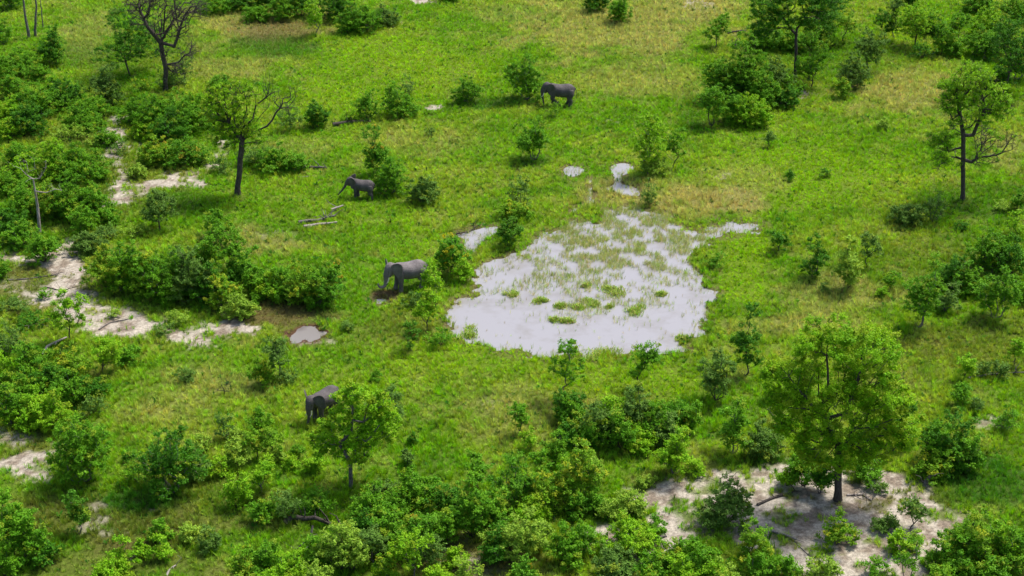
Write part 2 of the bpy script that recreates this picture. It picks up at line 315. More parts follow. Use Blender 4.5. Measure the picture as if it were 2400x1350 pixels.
def scatter(name, protos, P, var, rz, sc, col, label):
    pc = bpy.data.collections.new(name + '_kinds')
    for i, p in enumerate(protos): p.name = '%s_kind_%d' % (name, i); pc.objects.link(p)
    me = bpy.data.meshes.new(name); me.vertices.add(len(P)); me.vertices.foreach_set('co', P.astype(np.float32).ravel())
    def at(n, t, f, d): a = me.attributes.new(n, t, 'POINT'); a.data.foreach_set(f, np.ascontiguousarray(d).ravel())
    at('var', 'INT', 'value', var.astype(np.int32)); at('rot', 'FLOAT_VECTOR', 'vector', rz.astype(np.float32))
    at('sc', 'FLOAT_VECTOR', 'vector', sc.astype(np.float32)); at('tint', 'FLOAT_COLOR', 'color', np.hstack([col, np.ones((len(P), 1))]).astype(np.float32))
    me.materials.append(M['grass']); o = bpy.data.objects.new(name, me); COL.objects.link(o)
    g = bpy.data.node_groups.new(name, 'GeometryNodeTree')
    g.interface.new_socket('Geometry', in_out='INPUT', socket_type='NodeSocketGeometry'); g.interface.new_socket('Geometry', in_out='OUTPUT', socket_type='NodeSocketGeometry')
    gi = g.nodes.new('NodeGroupInput'); go = g.nodes.new('NodeGroupOutput'); ip = g.nodes.new('GeometryNodeInstanceOnPoints'); ci = g.nodes.new('GeometryNodeCollectionInfo')
    ci.inputs['Collection'].default_value = pc; ci.inputs['Separate Children'].default_value = True; ci.inputs['Reset Children'].default_value = True
    def na(n, t): q = g.nodes.new('GeometryNodeInputNamedAttribute'); q.data_type = t; q.inputs['Name'].default_value = n; return next(s for s in q.outputs if s.enabled and s.name == 'Attribute')
    L = g.links; L.new(gi.outputs[0], ip.inputs['Points']); L.new(ci.outputs[0], ip.inputs['Instance']); ip.inputs['Pick Instance'].default_value = True
    L.new(na('var', 'INT'), ip.inputs['Instance Index']); L.new(na('sc', 'FLOAT_VECTOR'), ip.inputs['Scale'])
    er = g.nodes.new('FunctionNodeEulerToRotation'); L.new(na('rot', 'FLOAT_VECTOR'), er.inputs[0]); L.new(er.outputs[0], ip.inputs['Rotation'])
    L.new(ip.outputs[0], go.inputs[0]); md_ = o.modifiers.new('scatter', 'NODES'); md_.node_group = g
    o['label'] = label; o['kind'] = 'stuff'; return o
rng = np.random.default_rng(7)
def field(nper_near, nper_far, seed):
    r = np.random.default_rng(seed); P = []
    y = 70.0
    while y < 280:
        dy = 4.0; hw = (CX / FPX) * (y + dy) * 1.13 * CP + 12; hw = hw + 16
        t = max(0, y - 82) / 190; dens = nper_near * (1 - t) + nper_far * t; n = int(dens * 2 * hw * dy)
        P.append(np.stack([r.uniform(-hw, hw, n), r.uniform(y, y + dy, n)], 1)); y += dy
    return np.concatenate(P)
def jitter(c, r, k=.28): return np.clip(c * (1 + r.normal(0, k, (len(c), 1))) * (1 + r.normal(0, .08, (len(c), 3))), .004, .75)
P = field(9.0, 6.0, 3); X, Y = P[:, 0], P[:, 1]
wdp, mdp, smk = waterdepth(X, Y), muddepth(X, Y), sandmask(X, Y); zw = zoneweights(X, Y)
keep = (rng.random(len(X)) > sstep(-.5, .7, wdp)) & (mdp < -.25) & (rng.random(len(X)) > smk * .97 + zw['b'] * .35)
X, Y, wdp, smk = X[keep], Y[keep], wdp[keep], smk[keep]; zw = {k: v[keep] for k, v in zw.items()}
c = jitter(turf(X, Y) * 1.42, rng, .22); dry = np.clip(zw['s'] * .8 + (fbm(X, Y, 1.5, 12, 3) > .60) * .3, 0, 1)
var = np.where(rng.random(len(X)) < dry * .75, 4 + rng.integers(0, 2, len(X)), rng.integers(0, 4, len(X)))
weed = rng.random(len(X)) < .018 + .03 * (fbm(X, Y, 2.0, 15, 3) > .62); var[weed] = 6
c[weed] = jitter(np.tile(lin(60, 120, 34), (weed.sum(), 1)), rng)
s0 = rng.uniform(.65, 1.2, len(X)) * (0.75 + .6 * fbm(X, Y, 3.0, 17, 3)) * (1 - .3 * zw['l']) * np.where(zw['b'] > .3, .7, 1)
lean = np.stack([rng.normal(0, .14, len(X)) + .10, rng.normal(0, .14, len(X)), rng.uniform(0, 6.283, len(X))], 1)
Z = height(X, Y) - .02
protos = [tuft('tuft', 18, .50, .30, .034, 1, .45), tuft('tuft', 20, .42, .36, .036, 2, .3), tuft('tuft', 16, .62, .26, .030, 3, .6), tuft('tuft', 20, .36, .40, .04, 4, .25),
          tuft('tuft', 16, .74, .26, .024, 5, .7), tuft('tuft', 18, .66, .32, .024, 6, .55), tuft('tuft', 11, .40, .45, .11, 7, .3, True)]
scatter('grass', protos, np.stack([X, Y, Z], 1), var, lean, np.repeat(s0[:, None], 3, 1), c, 'green and straw coloured grass over the whole meadow')
# reeds and floating grass standing in the shallow pond
RZ = [(1460,560,210,75,30),(1600,545,80,50,22),(1350,630,200,55,15),(1500,620,100,40,9),(1280,590,70,40,3.5),(1620,600,50,50,5),(1700,530,70,18,6),(1420,700,130,36,12),(1560,690,80,50,1.6),(1200,700,90,80,.7),(1450,505,100,25,9),(1380,450,40,60,8),(1470,440,50,30,6),(1340,730,90,40,1.2),(1480,770,200,60,.5),(1120,560,50,25,.8),(1640,690,40,60,1.5),(1240,790,130,40,.35),(1660,640,40,60,2.5)]
r2 = np.random.default_rng(21); n = 260000; lo = ground(1020, 850)[:2]; hi = ground(1020, 380)[:2]
X = r2.uniform(-16, 36, n); Y = r2.uniform(lo[1], hi[1], n); u, v = pixel(X, Y); dd = np.full(n, .12)
for cx, cy, rx, ry, k in RZ: dd = np.maximum(dd, k * np.exp(-(((u - cx) / rx) ** 2 + ((v - cy) / ry) ** 2) * .9))
area = 52 * (hi[1] - lo[1]) / n; cl = fbm(X, Y, 1.6, 55, 4); dd = dd * sstep(.36, .62, cl) * 2.3
w2 = waterdepth(X, Y); dd = dd + 5.0 * (1 - sstep(.1, 1.3, w2)) * (fbm(X, Y, 2.5, 57, 3) > .45); keep = (r2.random(n) < dd * area) & (w2 > 0.0); X, Y = X[keep], Y[keep]; n = len(X)
c = jitter(np.where((r2.random((n, 1)) < .55), lin(136, 158, 76)[None], lin(172, 170, 112)[None]) * 1.25, r2, .25)
reeds = [tuft('reed', 7, .62, .35, .022, 31, .75), tuft('reed', 9, .50, .45, .022, 32, .6), tuft('reed', 5, .75, .30, .02, 33, .8)]
s0 = r2.uniform(.6, 1.15, n); scatter('pond_reeds', reeds, np.stack([X, Y, np.full(n, -.16)], 1), r2.integers(0, 3, n), np.stack([r2.normal(0, .1, n), r2.normal(0, .1, n), r2.uniform(0, 6.28, n)], 1), np.repeat(s0[:, None], 3, 1), c, 'thin olive reeds and grass stalks standing in the pond')

# ------------------------------------------------------------------ trees and bushes
COLS = {'d': [(55,116,20),(91,150,30)], 'm': [(79,144,24),(124,177,36)], 'b': [(109,175,24),(156,197,38)], 'l': [(131,171,50),(160,195,70)], 'h': [(100,167,20),(158,197,32)],
        'y': [(95,155,28),(140,181,42)], 'g': [(82,126,44),(124,161,68)], 'f': [(73,144,28),(113,171,38)], 'r': [(66,128,28),(102,152,36)], 'o': [(75,144,28),(120,171,40)]}
CW = {'h': 'lime green', 'd': 'dark green', 'm': 'green', 'b': 'bright green', 'l': 'pale green', 'y': 'yellow tipped green', 'g': 'grey green', 'f': 'yellow flowering green', 'r': 'red leaved green', 'o': 'orange tipped green'}
def skeleton(r, base_nodes, parents, targets, wob=0.12, step=0.55, zpen=0.0, zfork=None):
    nodes = [np.array(p, float) for p in base_nodes]; par = list(parents); A = np.array(nodes)
    c0 = A[len(A) // 2] if len(A) else np.zeros(3)
    order = np.argsort(np.linalg.norm((targets - A[-1]) * [1, 1, .8], axis=1)); tips = []
    buf = np.zeros((len(A) + len(targets) * 6 + 8, 3)); buf[:len(A)] = A; n = len(A); pl = np.zeros(len(buf)); top = A[-1]
    pl[:n] = 0 if A[-1][2] < .6 else (A[-1][2] - A[:, 2]) * .6
    if zfork is not None: pl[:n] = zfork[0]; order = np.argsort(np.linalg.norm((targets - A[zfork[1]]) * [1, 1, .8], axis=1))
    for ti in order:
        t = targets[ti]; d = buf[:n] - t; dist = np.sqrt((d ** 2).sum(1)) + BF * pl[:n] + zpen * np.maximum(0, d[:, 2]) + .25 * np.maximum(0, .4 - buf[:n, 2])
        i = int(np.argmin(dist)); p = buf[i].copy(); L = np.linalg.norm(t - p); k = int(min(5, max(1, round(L / step)))); last = i
        for s in range(1, k + 1):
            f = s / k; q = p + (t - p) * f; 
            if s < k: q = q + r.normal(0, wob * L / k, 3) + [0, 0, -.10 * L * math.sin(f * math.pi) * 1.0]
            buf[n] = q; pl[n] = pl[last] + np.linalg.norm(q - buf[last]); par.append(last); last = n; n += 1
        tips.append(last)
    return buf[:n], np.array(par), np.array(tips)
def wood(name, nodes, par, mt, parent, r_tip, expo=.45, rmax=None, n=5, base_flare=1.0):
    cnt = np.zeros(len(nodes)); has = np.zeros(len(nodes), bool)
    for i in range(len(nodes) - 1, -1, -1):
        if not has[i]: cnt[i] = 1
        if par[i] >= 0: cnt[par[i]] += cnt[i]; has[par[i]] = True
    rad = r_tip * cnt ** expo
    if rmax: rad = np.minimum(rad, rmax)
    k = np.where(par >= 0)[0]; r0 = np.minimum(rad[par[k]], rad[k] * 1.35)
    V, F = tubes(nodes[par[k]], nodes[k], r0, rad[k], n)
    if base_flare > 1: V[:, :2] *= (1 + (base_flare - 1) * np.exp(-np.maximum(V[:, 2:3], 0) / .35)) 
    return mesh(name, V, F, mt, parent)
def crown(r, centers, rad, nleaf, ck, lsize, parent, tips=.08, outer=None):
    """leaf sprays round every clump centre; each leaf its own small blade"""
    c0, c1 = [lin(*q) for q in COLS[ck]]; nC = len(centers); n = nC * nleaf; ci = np.repeat(np.arange(nC), nleaf)
    nsp = 6; sd = r.normal(0, 1, (nC, nsp, 3)); sd[..., 2] = np.abs(sd[..., 2]) * .75 - .15
    if outer is not None: o_ = centers - outer; sd = sd + (o_ / (np.linalg.norm(o_, axis=1, keepdims=True) + .1))[:, None, :] * .9
    sd /= np.linalg.norm(sd, axis=2, keepdims=True); w = r.integers(0, nsp, n); t = r.random(n) ** .6
    rr = np.broadcast_to(np.asarray(rad, float), (nC,))[ci][:, None]
    pos = centers[ci] + sd[ci, w] * t[:, None] * rr * 1.25 + r.normal(0, .17, (n, 3)) * rr
    pos[:, 2] = np.maximum(pos[:, 2], .06 + r.random(n) * .1)
    nrm = r.normal(0, .55, (n, 3)) + [0, 0, .8] + sd[ci, w] * .3; nrm /= np.linalg.norm(nrm, axis=1, keepdims=True)
    a = np.cross(nrm, r.normal(0, 1, (n, 3))); a /= np.linalg.norm(a, axis=1, keepdims=True) + 1e-9; b = np.cross(nrm, a)
    L = lsize * r.uniform(.6, 1.35, (n, 1)); Wd = L * .30
    V = np.stack([pos - a * L * .5, pos + b * Wd, pos + a * L * .5, pos - b * Wd], 1)
    mixc = np.clip(r.random(nC) * .8 + .1, 0, 1)[ci][:, None] * .7 + r.random((n, 1)) * .3
    col = .92 * (c0 * (1 - mixc) + c1 * mixc) * (1 + r.normal(0, .20, (n, 1)))
    young = ((r.random(nC) < tips)[ci] & (t > .45)) ; col[young] = col[young] * .35 + lin(150, 168, 42) * .65
    if ck in 'yfro':
        k = (r.random(nC) < {'y': .16, 'f': .14, 'r': .07, 'o': .05}[ck])[ci] & (t > .5) & (centers[ci][:, 2] > centers[:, 2].mean() * .7)
        tc = {'y': lin(176, 182, 44), 'f': lin(214, 196, 30), 'r': lin(112, 44, 26), 'o': lin(186, 160, 46)}[ck]; col[k] = col[k] * .25 + tc * .75
    col = np.clip(col, .003, .8)
    return mesh('crown', V.reshape(-1, 3), np.arange(n * 4).reshape(-1, 4), M['leaf'], parent, col=np.repeat(col, 4, 0))
def lobepts(r, lobes, spacing=.62, dens=1.0):
    """clump centres in the outer part of the lobes (x, y, z, rx, rz, leaf)"""
    P = []; O = []; K = []
    for x, y, z, rx, rz, lf in lobes:
        n = int(max(4, dens * 4 * math.pi * (rx * rx * rz) ** (2 / 3) * .62 / spacing ** 2)); d = r.normal(0, 1, (n, 3)); d /= np.linalg.norm(d, axis=1, keepdims=True)
        q = d * (r.random((n, 1)) ** .38) * [rx, rx, rz] * r.uniform(.82, 1.1, (n, 1)); P.append(q + [x, y, z]); O.append(np.tile([x, y, z - rz * .3], (n, 1))); K.append(np.full(n, lf))
    P = np.concatenate(P); O = np.concatenate(O); K = np.concatenate(K); k = P[:, 2] > .22; return P[k], O[k], K[k]
LIST = []; BF = .5
def place(v_base, u): return ground(u, v_base)
def bush(cx, top, bot, w, code, idx, label=None, cat=None, name=None):
    r = np.random.default_rng(1000 + idx); ck, st = code[0], code[1]; by = bot - .16 * w if st in 'bs' else bot - .05 * w; by = max(by, top + 8)
    s = ppm(by); cx0 = cx; cx = cx - plumb(cx, by) * (by - top) * .5; loc = ground(cx, by); cx = cx0; Wm = w / s * 1.2; Hm = max(.5, (by - top) / (s * cosa(by)) * 1.14)
    if st == 'b': Hm = max(Hm - .10 * Wm, Hm * .88)
    loc[2] = float(height(loc[:1], loc[1:2])[0]) - .03
    nm = name or ('shrub' if st in 'bsw' else 'small_tree'); e = empty(nm, loc)
    small = Hm < 1.6 and Wm < 2.2
    if st in 'tn':                                                # clear trunk below the crown
        f = .22 if st == 't' else .16; hf = Hm * f; Wm *= 1.3; lean = r.normal(0, .05, 2); base = [np.zeros(3)]; par = [-1]
        for q in (.35, .7, 1.0): base.append(np.array([lean[0] * q * Hm * .6 + r.normal(0, .04), lean[1] * q * Hm * .6 + r.normal(0, .04), hf * q])); par.append(len(base) - 2)
        nl = r.integers(5, 8); lobes = []
        for k in range(nl):
            an = r.uniform(0, 6.28); zz = hf + (Hm - hf) * (.18 + .64 * (k + .5) / nl); rr = Wm / 2 * r.uniform(.35, .62); env = math.sin(math.pi * (.16 + .72 * (k + .5) / nl)) ** .6
            q = max(0, Wm / 2 - rr) * env * r.uniform(.5, 1.05); lobes.append((math.cos(an) * q, math.sin(an) * q, min(zz, Hm - rr * .62), rr * (.6 + .4 * env), rr * .62, 1))
        mt = M['bark'] if r.random() < .7 else M['greybark']
    else:
        ns = 4 + int(min(4, Wm)); base = [np.array([0, 0, -.05])]; par = [-1]
        for k in range(ns):
            an = k * 6.283 / ns + r.uniform(-.4, .4); d = Wm * .10 * r.uniform(.6, 1.3); base.append(np.array([math.cos(an) * d, math.sin(an) * d, min(.45, Hm * .25)])); par.append(0)
        nl = int(r.integers(4, 7) + min(4, Wm * .6)); lobes = []; jt = r.integers(0, nl)
        for k in range(nl):
            an = k * 6.283 / nl + r.uniform(-.5, .5); rr = Wm * r.uniform(.17, .27); q = (Wm / 2 - rr) * r.uniform(.55, 1.12); zt = Hm * (r.uniform(.55, .9) - .25 * (q / (Wm / 2)))
            if k == jt: q *= .4; zt = Hm
            rz = min(rr * r.uniform(.8, 1.2), Hm * .45); lobes.append((math.cos(an) * q, math.sin(an) * q * .9, max(rz * .75, zt - rz), rr, rz, 1))
        lobes.append((0, 0, Hm * .42, Wm * .26, Hm * .32, 1)); mt = M['bark'] if r.random() < .6 else M['greybark']
    thin = st in 'sw'
    P, O, K = lobepts(r, lobes, .50 if small else .60 + .03 * Wm, .55 if thin else 1.0)
    nodes, pr, tips = skeleton(r, base, par, P, .16, .5)
    wood('trunk' if st in 'tn' else 'stems', nodes, pr, mt, e, .011 if small else .015, .44, .35)
    if st != 'w': crown(r, P, r.uniform(.24, .46, len(P)) * (1 if not small else .75), 60 if thin else 105, ck, .125 if small else .155, e, .10, O)
    d = dict(o=e, cx=cx, cy=(top + bot) / 2, w=w, Hm=Hm, Wm=Wm, ck=ck, st=st, label=label, cat=cat); LIST.append(d); return e
def tree(name, bx, by, lobes_px, fork, trunk_r, code, seed, label, cat, nleaf=60, spacing=.85, dens=1.0, lsize=.17, crad=(.35, .6), mt='bark', leanpts=None, r_tip=.018, expo=.46, tipsf=.1, wob=.16, depth=.8, step=.8, twig=0, stems=()):
    """a tree whose crown lobes are read off the photograph: (dx, dy up, half width, half height) in its pixels, leaf 0..1"""
    r = np.random.default_rng(seed); s = ppm(by); k = 1 / (s * cosa(by)); loc = ground(bx, by); loc[2] = float(height(loc[:1], loc[1:2])[0]) - .05; e = empty(name, loc)
    lobes = []
    pb = plumb(bx, by)
    for q in lobes_px:
        dx, dy, rx, rz, lf = q[:5]; dy = dy * (1.0 if name == 'leafless_tree' else .93); dx = dx - pb * dy; yo = q[5] if len(q) > 5 else r.uniform(-1, 1) * depth * rx
        lobes.append((dx / s, yo / s, max(.3, dy * k - yo / s * math.tan(PITCH) * .9), rx / s, rz * k, lf))
    path = [(0, 0), (fork[0] * .5, fork[1] * .5), fork]; base = [np.zeros(3)]; par = [-1]; pl0 = [60.0]; hf = fork[1] * k
    for q in path[1:]:
        a = base[-1]; b = np.array([(q[0] - pb * q[1]) / s, 0, q[1] * k])
        for f in (.34, .67, 1.0): base.append(a + (b - a) * f + r.normal(0, .035, 3)); par.append(len(base) - 2); pl0.append(60.0)
    pl0[-1] = 0.0; nf = len(base) - 1
    for st_ in stems:                                             # main limbs
        last = None
        for q in st_:
            b = np.array([(q[0] - pb * q[1]) / s, r.normal(0, .07) * (q[1] * k - hf), q[1] * k])
            if last is None: last = nf + int(np.argmin([np.linalg.norm((c_ - b) * [1, .3, 1]) for c_ in base[nf:]]))
            a = base[last]; m_ = max(2, int(np.linalg.norm(b - a) / 1.1))
            for f in range(1, m_ + 1):
                base.append(a + (b - a) * f / m_ + r.normal(0, .05, 3)); par.append(last); pl0.append(pl0[last] + np.linalg.norm(b - a) / m_ * .8); last = len(base) - 1
    P, O, K = lobepts(r, lobes, spacing, dens)
    nodes, pr, tips = skeleton(r, base, par, P, wob, step, 0.0, (pl0, nf))
    if twig:                                                      # fine bare twigs at the ends
        tp = nodes[tips]; T = []; par2 = list(pr); n0 = len(nodes)
        for i, t in enumerate(tips):
            d = nodes[t] - nodes[pr[t]]; d = d / (np.linalg.norm(d) + 1e-6)
            for j in range(twig): q = d * .6 + r.normal(0, .55, 3); T.append(nodes[t] + q * r.uniform(.35, .8)); par2.append(int(t))
        nodes = np.vstack([nodes, T]); pr = np.array(par2)
    wood('trunk', nodes, pr, M[mt], e, r_tip, expo, trunk_r, 7, 1.35)
    lf = r.random(len(P)) < K
    if lf.any(): crown(r, P[lf], r.uniform(crad[0], crad[1], lf.sum()), nleaf, code, lsize, e, tipsf, O[lf])
    tag(e, label, cat); LIST.append(dict(o=e, hero=True)); return e
def log(pts, rad, seed, label, twigs=0, mt='deadwood', name='fallen_log', rise=0.0, cat='log'):
    """a fallen trunk along pixel points; a third number lifts a point off the ground in metres"""
    r = np.random.default_rng(seed); Q = []
    for q in pts:
        g_ = ground(q[0], q[1], q[2] if len(q) > 2 else rad * .7); Q.append(g_)
    o0 = Q[0].copy(); o0[2] = 0; Q = [q - o0 for q in Q]; base = [Q[0]]; par = [-1]
    for a, b in zip(Q[:-1], Q[1:]):
        m_ = max(2, int(np.linalg.norm(b - a) / .8))
        for f in range(1, m_ + 1): base.append(a + (b - a) * f / m_ + r.normal(0, rad * .25, 3)); par.append(len(base) - 2)
    B = np.array(base); n0 = len(B); rr = list(rad * (1 - .55 * np.arange(n0) / n0)); nodes = list(B); 
    for t in range(twigs):
        i = r.integers(n0 // 3, n0); p = B[i]; d = r.normal(0, 1, 3); d[2] = abs(d[2]) * .6 + .2; d /= np.linalg.norm(d); L = r.uniform(.5, 1.8); last = i
        for s_ in range(1, 4): nodes.append(p + d * L * s_ / 3 + r.normal(0, .07 * L, 3)); par.append(last); last = len(nodes) - 1; rr.append(rad * .34 * (1 - s_ / 4.2))
    nodes = np.array(nodes); par = np.array(par); rr = np.array(rr); k = np.where(par >= 0)[0]
    V, F = tubes(nodes[par[k]], nodes[k], np.minimum(rr[par[k]], rr[k] * 1.4), rr[k], 7)
    o = mesh(name, V, F, M[mt]); o.location = tuple(o0); return tag(o, label, cat)
def dead(bx, by, pts_list, rad, seed, label, name='dead_tree', mt='greybark', twigs=30, cat='dead tree'):
    """standing dead wood: limbs as chains of (dx, dy up) pixels from the base"""
    r = np.random.default_rng(seed); s = ppm(by); k = 1 / (s * cosa(by)); loc = ground(bx, by); base = []; par = []; rr = []
    pb = plumb(bx, by)
    for limb in pts_list:
        pts = limb[1:]; last = -1 if not base else int(np.argmin([np.linalg.norm(b_ - [(pts[0][0] - pb * pts[0][1]) / s, 0, pts[0][1] * k]) + .3 * max(0, b_[2] - pts[0][1] * k) for b_ in base]))
        for j, (dx, dy) in enumerate(pts):
            q = np.array([(dx - pb * dy) / s, r.normal(0, .25) if (dy > 0 and base) else 0, dy * k]); f = 1 - .75 * j / len(pts)
            if last < 0: base.append(q); par.append(-1); rr.append(rad); last = 0; continue
            a = base[last]; r0 = rr[last]; m_ = max(1, int(np.linalg.norm(q - a) / .9))
            for i in range(1, m_ + 1): base.append(a + (q - a) * i / m_ + r.normal(0, .04, 3)); par.append(last); last = len(base) - 1; rr.append(max(.02, r0 * (1 - .28 * i / m_) * (.72 if (i == 1 and j == 0) else 1)))
    n0 = len(base)
    for t in range(twigs):
        i = int(r.integers(n0 // 3, n0)); p = base[i]; d = r.normal(0, 1, 3); d[2] = abs(d[2]) + .1; d /= np.linalg.norm(d); L = r.uniform(.4, 1.5); last = i; q0 = min(rr[i] * .5, .05)
        for s_ in range(1, 4): base.append(p + d * L * s_ / 3 + r.normal(0, .09 * L, 3)); par.append(last); last = len(base) - 1; rr.append(q0 * (1 - s_ / 4))
    nodes = np.array(base); par = np.array(par); rr = np.array(rr); k_ = np.where(par >= 0)[0]
    V, F = tubes(nodes[par[k_]], nodes[k_], np.minimum(rr[par[k_]], rr[k_] * 1.5), rr[k_], 6); loc[2] = -.05
    o = mesh(name, V, F, M[mt]); o.location = tuple(loc); return tag(o, label, cat)

# ------------------------------------------------------------------ elephants
def rings(C, RA, RB, A, B, n=20, caps=True):
    """loft of ellipses: centres, radii along A and B axes"""
    C = np.asarray(C, float); th = np.arange(n) * 2 * math.pi / n
    V = (C[:, None] + np.asarray(RA)[:, None, None] * np.cos(th)[None, :, None] * np.asarray(A)[:, None] + np.asarray(RB)[:, None, None] * np.sin(th)[None, :, None] * np.asarray(B)[:, None]).reshape(-1, 3)
    F = [(i * n + k, i * n + (k + 1) % n, (i + 1) * n + (k + 1) % n, (i + 1) * n + k) for i in range(len(C) - 1) for k in range(n)]
    V = list(V); a = len(V); V += [C[0], C[-1]]; e = (len(C) - 1) * n
    T = [(a, (k + 1) % n, k) for k in range(n)] + [(a + 1, e + k, e + (k + 1) % n) for k in range(n)]
    return V, [tuple(f) for f in F] + T
def limb(pts, rad, n=16, flat=1.0):
    """smooth tube through points"""
    P = np.array(pts, float); t = np.arange(len(P)); tt = np.linspace(0, len(P) - 1, (len(P) - 1) * 5 + 1)
    def cr(v):
        o = []
        for x in tt:
            i = int(min(len(P) - 2, math.floor(x))); f = x - i; p0, p1, p2, p3 = [v[max(0, min(len(P) - 1, j))] for j in (i - 1, i, i + 1, i + 2)]
            o.append(.5 * ((2 * p1) + (-p0 + p2) * f + (2 * p0 - 5 * p1 + 4 * p2 - p3) * f * f + (-p0 + 3 * p1 - 3 * p2 + p3) * f ** 3))
        return np.array(o)
    Q = cr(P); Rr = cr(np.array(rad, float)); D = np.gradient(Q, axis=0); D /= np.linalg.norm(D, axis=1, keepdims=True) + 1e-9
    side = np.array([0, 1.0, 0]); A = side - D * (D @ side)[:, None]; A /= np.linalg.norm(A, axis=1, keepdims=True) + 1e-6; B = np.cross(D, A)
    return rings(Q, np.maximum(Rr * flat, .01), np.maximum(Rr, .01), A, B, n)
def pymesh(name, V, F, mt, parent=None, smooth=True):
    me = bpy.data.meshes.new(name); me.from_pydata([tuple(v) for v in V], [], F); me.update(); me.materials.append(mt)
    if smooth: me.polygons.foreach_set('use_smooth', np.ones(len(F), bool))
    o = bpy.data.objects.new(name, me); COL.objects.link(o); o.parent = parent; return o
def fuse(name, parts, mt, parent, voxel=.045, it=6):
    V = []; F = []
    for v, f in parts: k = len(V); V += [tuple(q) for q in v]; F += [tuple(i + k for i in q) for q in f]
    o = pymesh(name, V, F, mt, parent); m1 = o.modifiers.new('r', 'REMESH'); m1.mode = 'VOXEL'; m1.voxel_size = voxel; m1.use_smooth_shade = True
    m2 = o.modifiers.new('s', 'SMOOTH'); m2.iterations = it; m2.factor = .5
    dg = bpy.context.evaluated_depsgraph_get(); me = bpy.data.meshes.new_from_object(o.evaluated_get(dg)); me.name = name; o.modifiers.clear(); old = o.data; o.data = me; bpy.data.meshes.remove(old)
    if not me.materials: me.materials.append(mt)
    me.polygons.foreach_set('use_smooth', np.ones(len(me.polygons), bool)); return o
def elephant(u, v, facing, scale, head=(0, 0), trunk=None, ears=(25, 25), legs=None, label='', tusk=1.0, droop=(0, 0), lift=(0, 0), sk='skin'):
    """facing: degrees from +X, u, v: pixel of the ground under the belly's middle"""
    loc = ground(u, v); e = empty('elephant', loc, R(facing)); e.scale = (scale,) * 3; tag(e, label, 'elephant', 'elephants grazing round the pond')
    X_ = [-1.90, -1.78, -1.5, -1.1, -.6, -.1, .35, .75, 1.1, 1.4, 1.62]
    ZC = [2.02, 2.02, 2.0, 2.0, 1.98, 1.97, 2.02, 2.12, 2.22, 2.34, 2.42]; RY = [.18, .42, .70, .86, .93, .93, .86, .74, .60, .48, .40]; RZ_ = [.25, .52, .80, .92, .90, .86, .86, .86, .78, .62, .50]
    n = len(X_); body = rings([(x, 0, z) for x, z in zip(X_, ZC)], RY, RZ_, [(0, 1, 0)] * n, [(0, 0, 1)] * n, 24); parts = [body]
    L = legs or {}
    def leg(x, y, hind, off=(0, 0, 0)):
        dx, dz, kx = off
        if hind: pts = [(x + .05, y * .75, 2.1), (x, y, 1.6), (x + .12 + dx * .35 + kx, y, 1.08), (x - .06 + dx * .75, y, .58 + dz * .8), (x + dx, y, .28 + dz), (x + dx + .04, y, .12 + dz), (x + dx + .05, y, .0 + dz)]; rad = [.50, .47, .33, .235, .22, .25, .25]
        else: pts = [(x, y * .75, 2.2), (x + .02, y, 1.7), (x + .0 + dx * .35 + kx, y, 1.1), (x + dx * .7 + kx * .6, y, .65 + dz * .7), (x + dx, y, .28 + dz), (x + dx + .03, y, .12 + dz), (x + dx + .04, y, dz)]; rad = [.42, .36, .27, .235, .225, .26, .26]
        return limb(pts, rad, 16)
    for nm, x, y, h in (('fl', .92, .44, 0), ('fr', .92, -.44, 0), ('hl', -1.32, .46, 1), ('hr', -1.32, -.46, 1)): parts.append(leg(x, y, h, L.get(nm, (0, 0, 0))))
    # head, turned about the neck
    ya, pi_ = R(head[0]), R(head[1]); piv = np.array([1.45, 0, 2.5])
    Rm = np.array([[math.cos(ya), -math.sin(ya), 0], [math.sin(ya), math.cos(ya), 0], [0, 0, 1]]) @ np.array([[math.cos(pi_), 0, math.sin(pi_)], [0, 1, 0], [-math.sin(pi_), 0, math.cos(pi_)]])
    T = lambda p: Rm @ (np.asarray(p, float) - piv) + piv
    def TV(vf): return [T(q) for q in vf[0]], vf[1]
    hd = rings([(1.75, 0, 3.26), (1.78, 0, 3.18), (1.82, 0, 3.0), (1.90, 0, 2.75), (1.97, 0, 2.5), (2.02, 0, 2.25), (2.06, 0, 2.05), (2.08, 0, 1.92)], [.12, .28, .42, .47, .44, .36, .28, .2], [.14, .30, .46, .52, .46, .36, .28, .2], [(0, 1, 0)] * 8, [(1, 0, 0)] * 8, 22)
    parts.append(TV(hd)); parts.append(TV(limb([(1.4, 0, 2.55), (1.7, 0, 2.62), (1.95, 0, 2.6)], [.50, .50, .42], 18)))
    parts.append(TV(limb([(1.75, 0, 2.2), (1.95, 0, 1.95), (2.12, 0, 1.78)], [.26, .19, .09], 12)))      # lower jaw
    tr = trunk or [(2.2, 0, 2.55), (2.42, 0, 2.2), (2.52, 0, 1.75), (2.54, 0, 1.2), (2.5, 0, .7), (2.42, 0, .28)]
    rad = np.interp(np.linspace(0, 1, len(tr)), [0, .2, .5, .8, 1], [.30, .26, .17, .12, .085]); parts.append(TV(limb(tr, rad, 14)))
    for y in (.24, -.24): parts.append(TV(limb([(2.12, y, 2.3), (2.22, y, 2.1), (2.3, y, 1.92)], [.15, .14, .10], 10)))   # tusk sockets
    for y in (.33, -.33): parts.append(TV(limb([(1.95, y, 2.86), (2.1, y * .95, 2.78)], [.12, .10], 8)))                 # brow
    parts.append(limb([(-1.85, 0, 2.45), (-2.02, .02, 2.2), (-2.1, .03, 1.8), (-2.12, .02, 1.35), (-2.1, 0, 1.0)], [.10, .065, .05, .04, .035], 8)); parts.append(limb([(-2.1, 0, 1.05), (-2.1, 0, .8)], [.06, .04], 6))
    fuse('body', parts, M[sk], e)
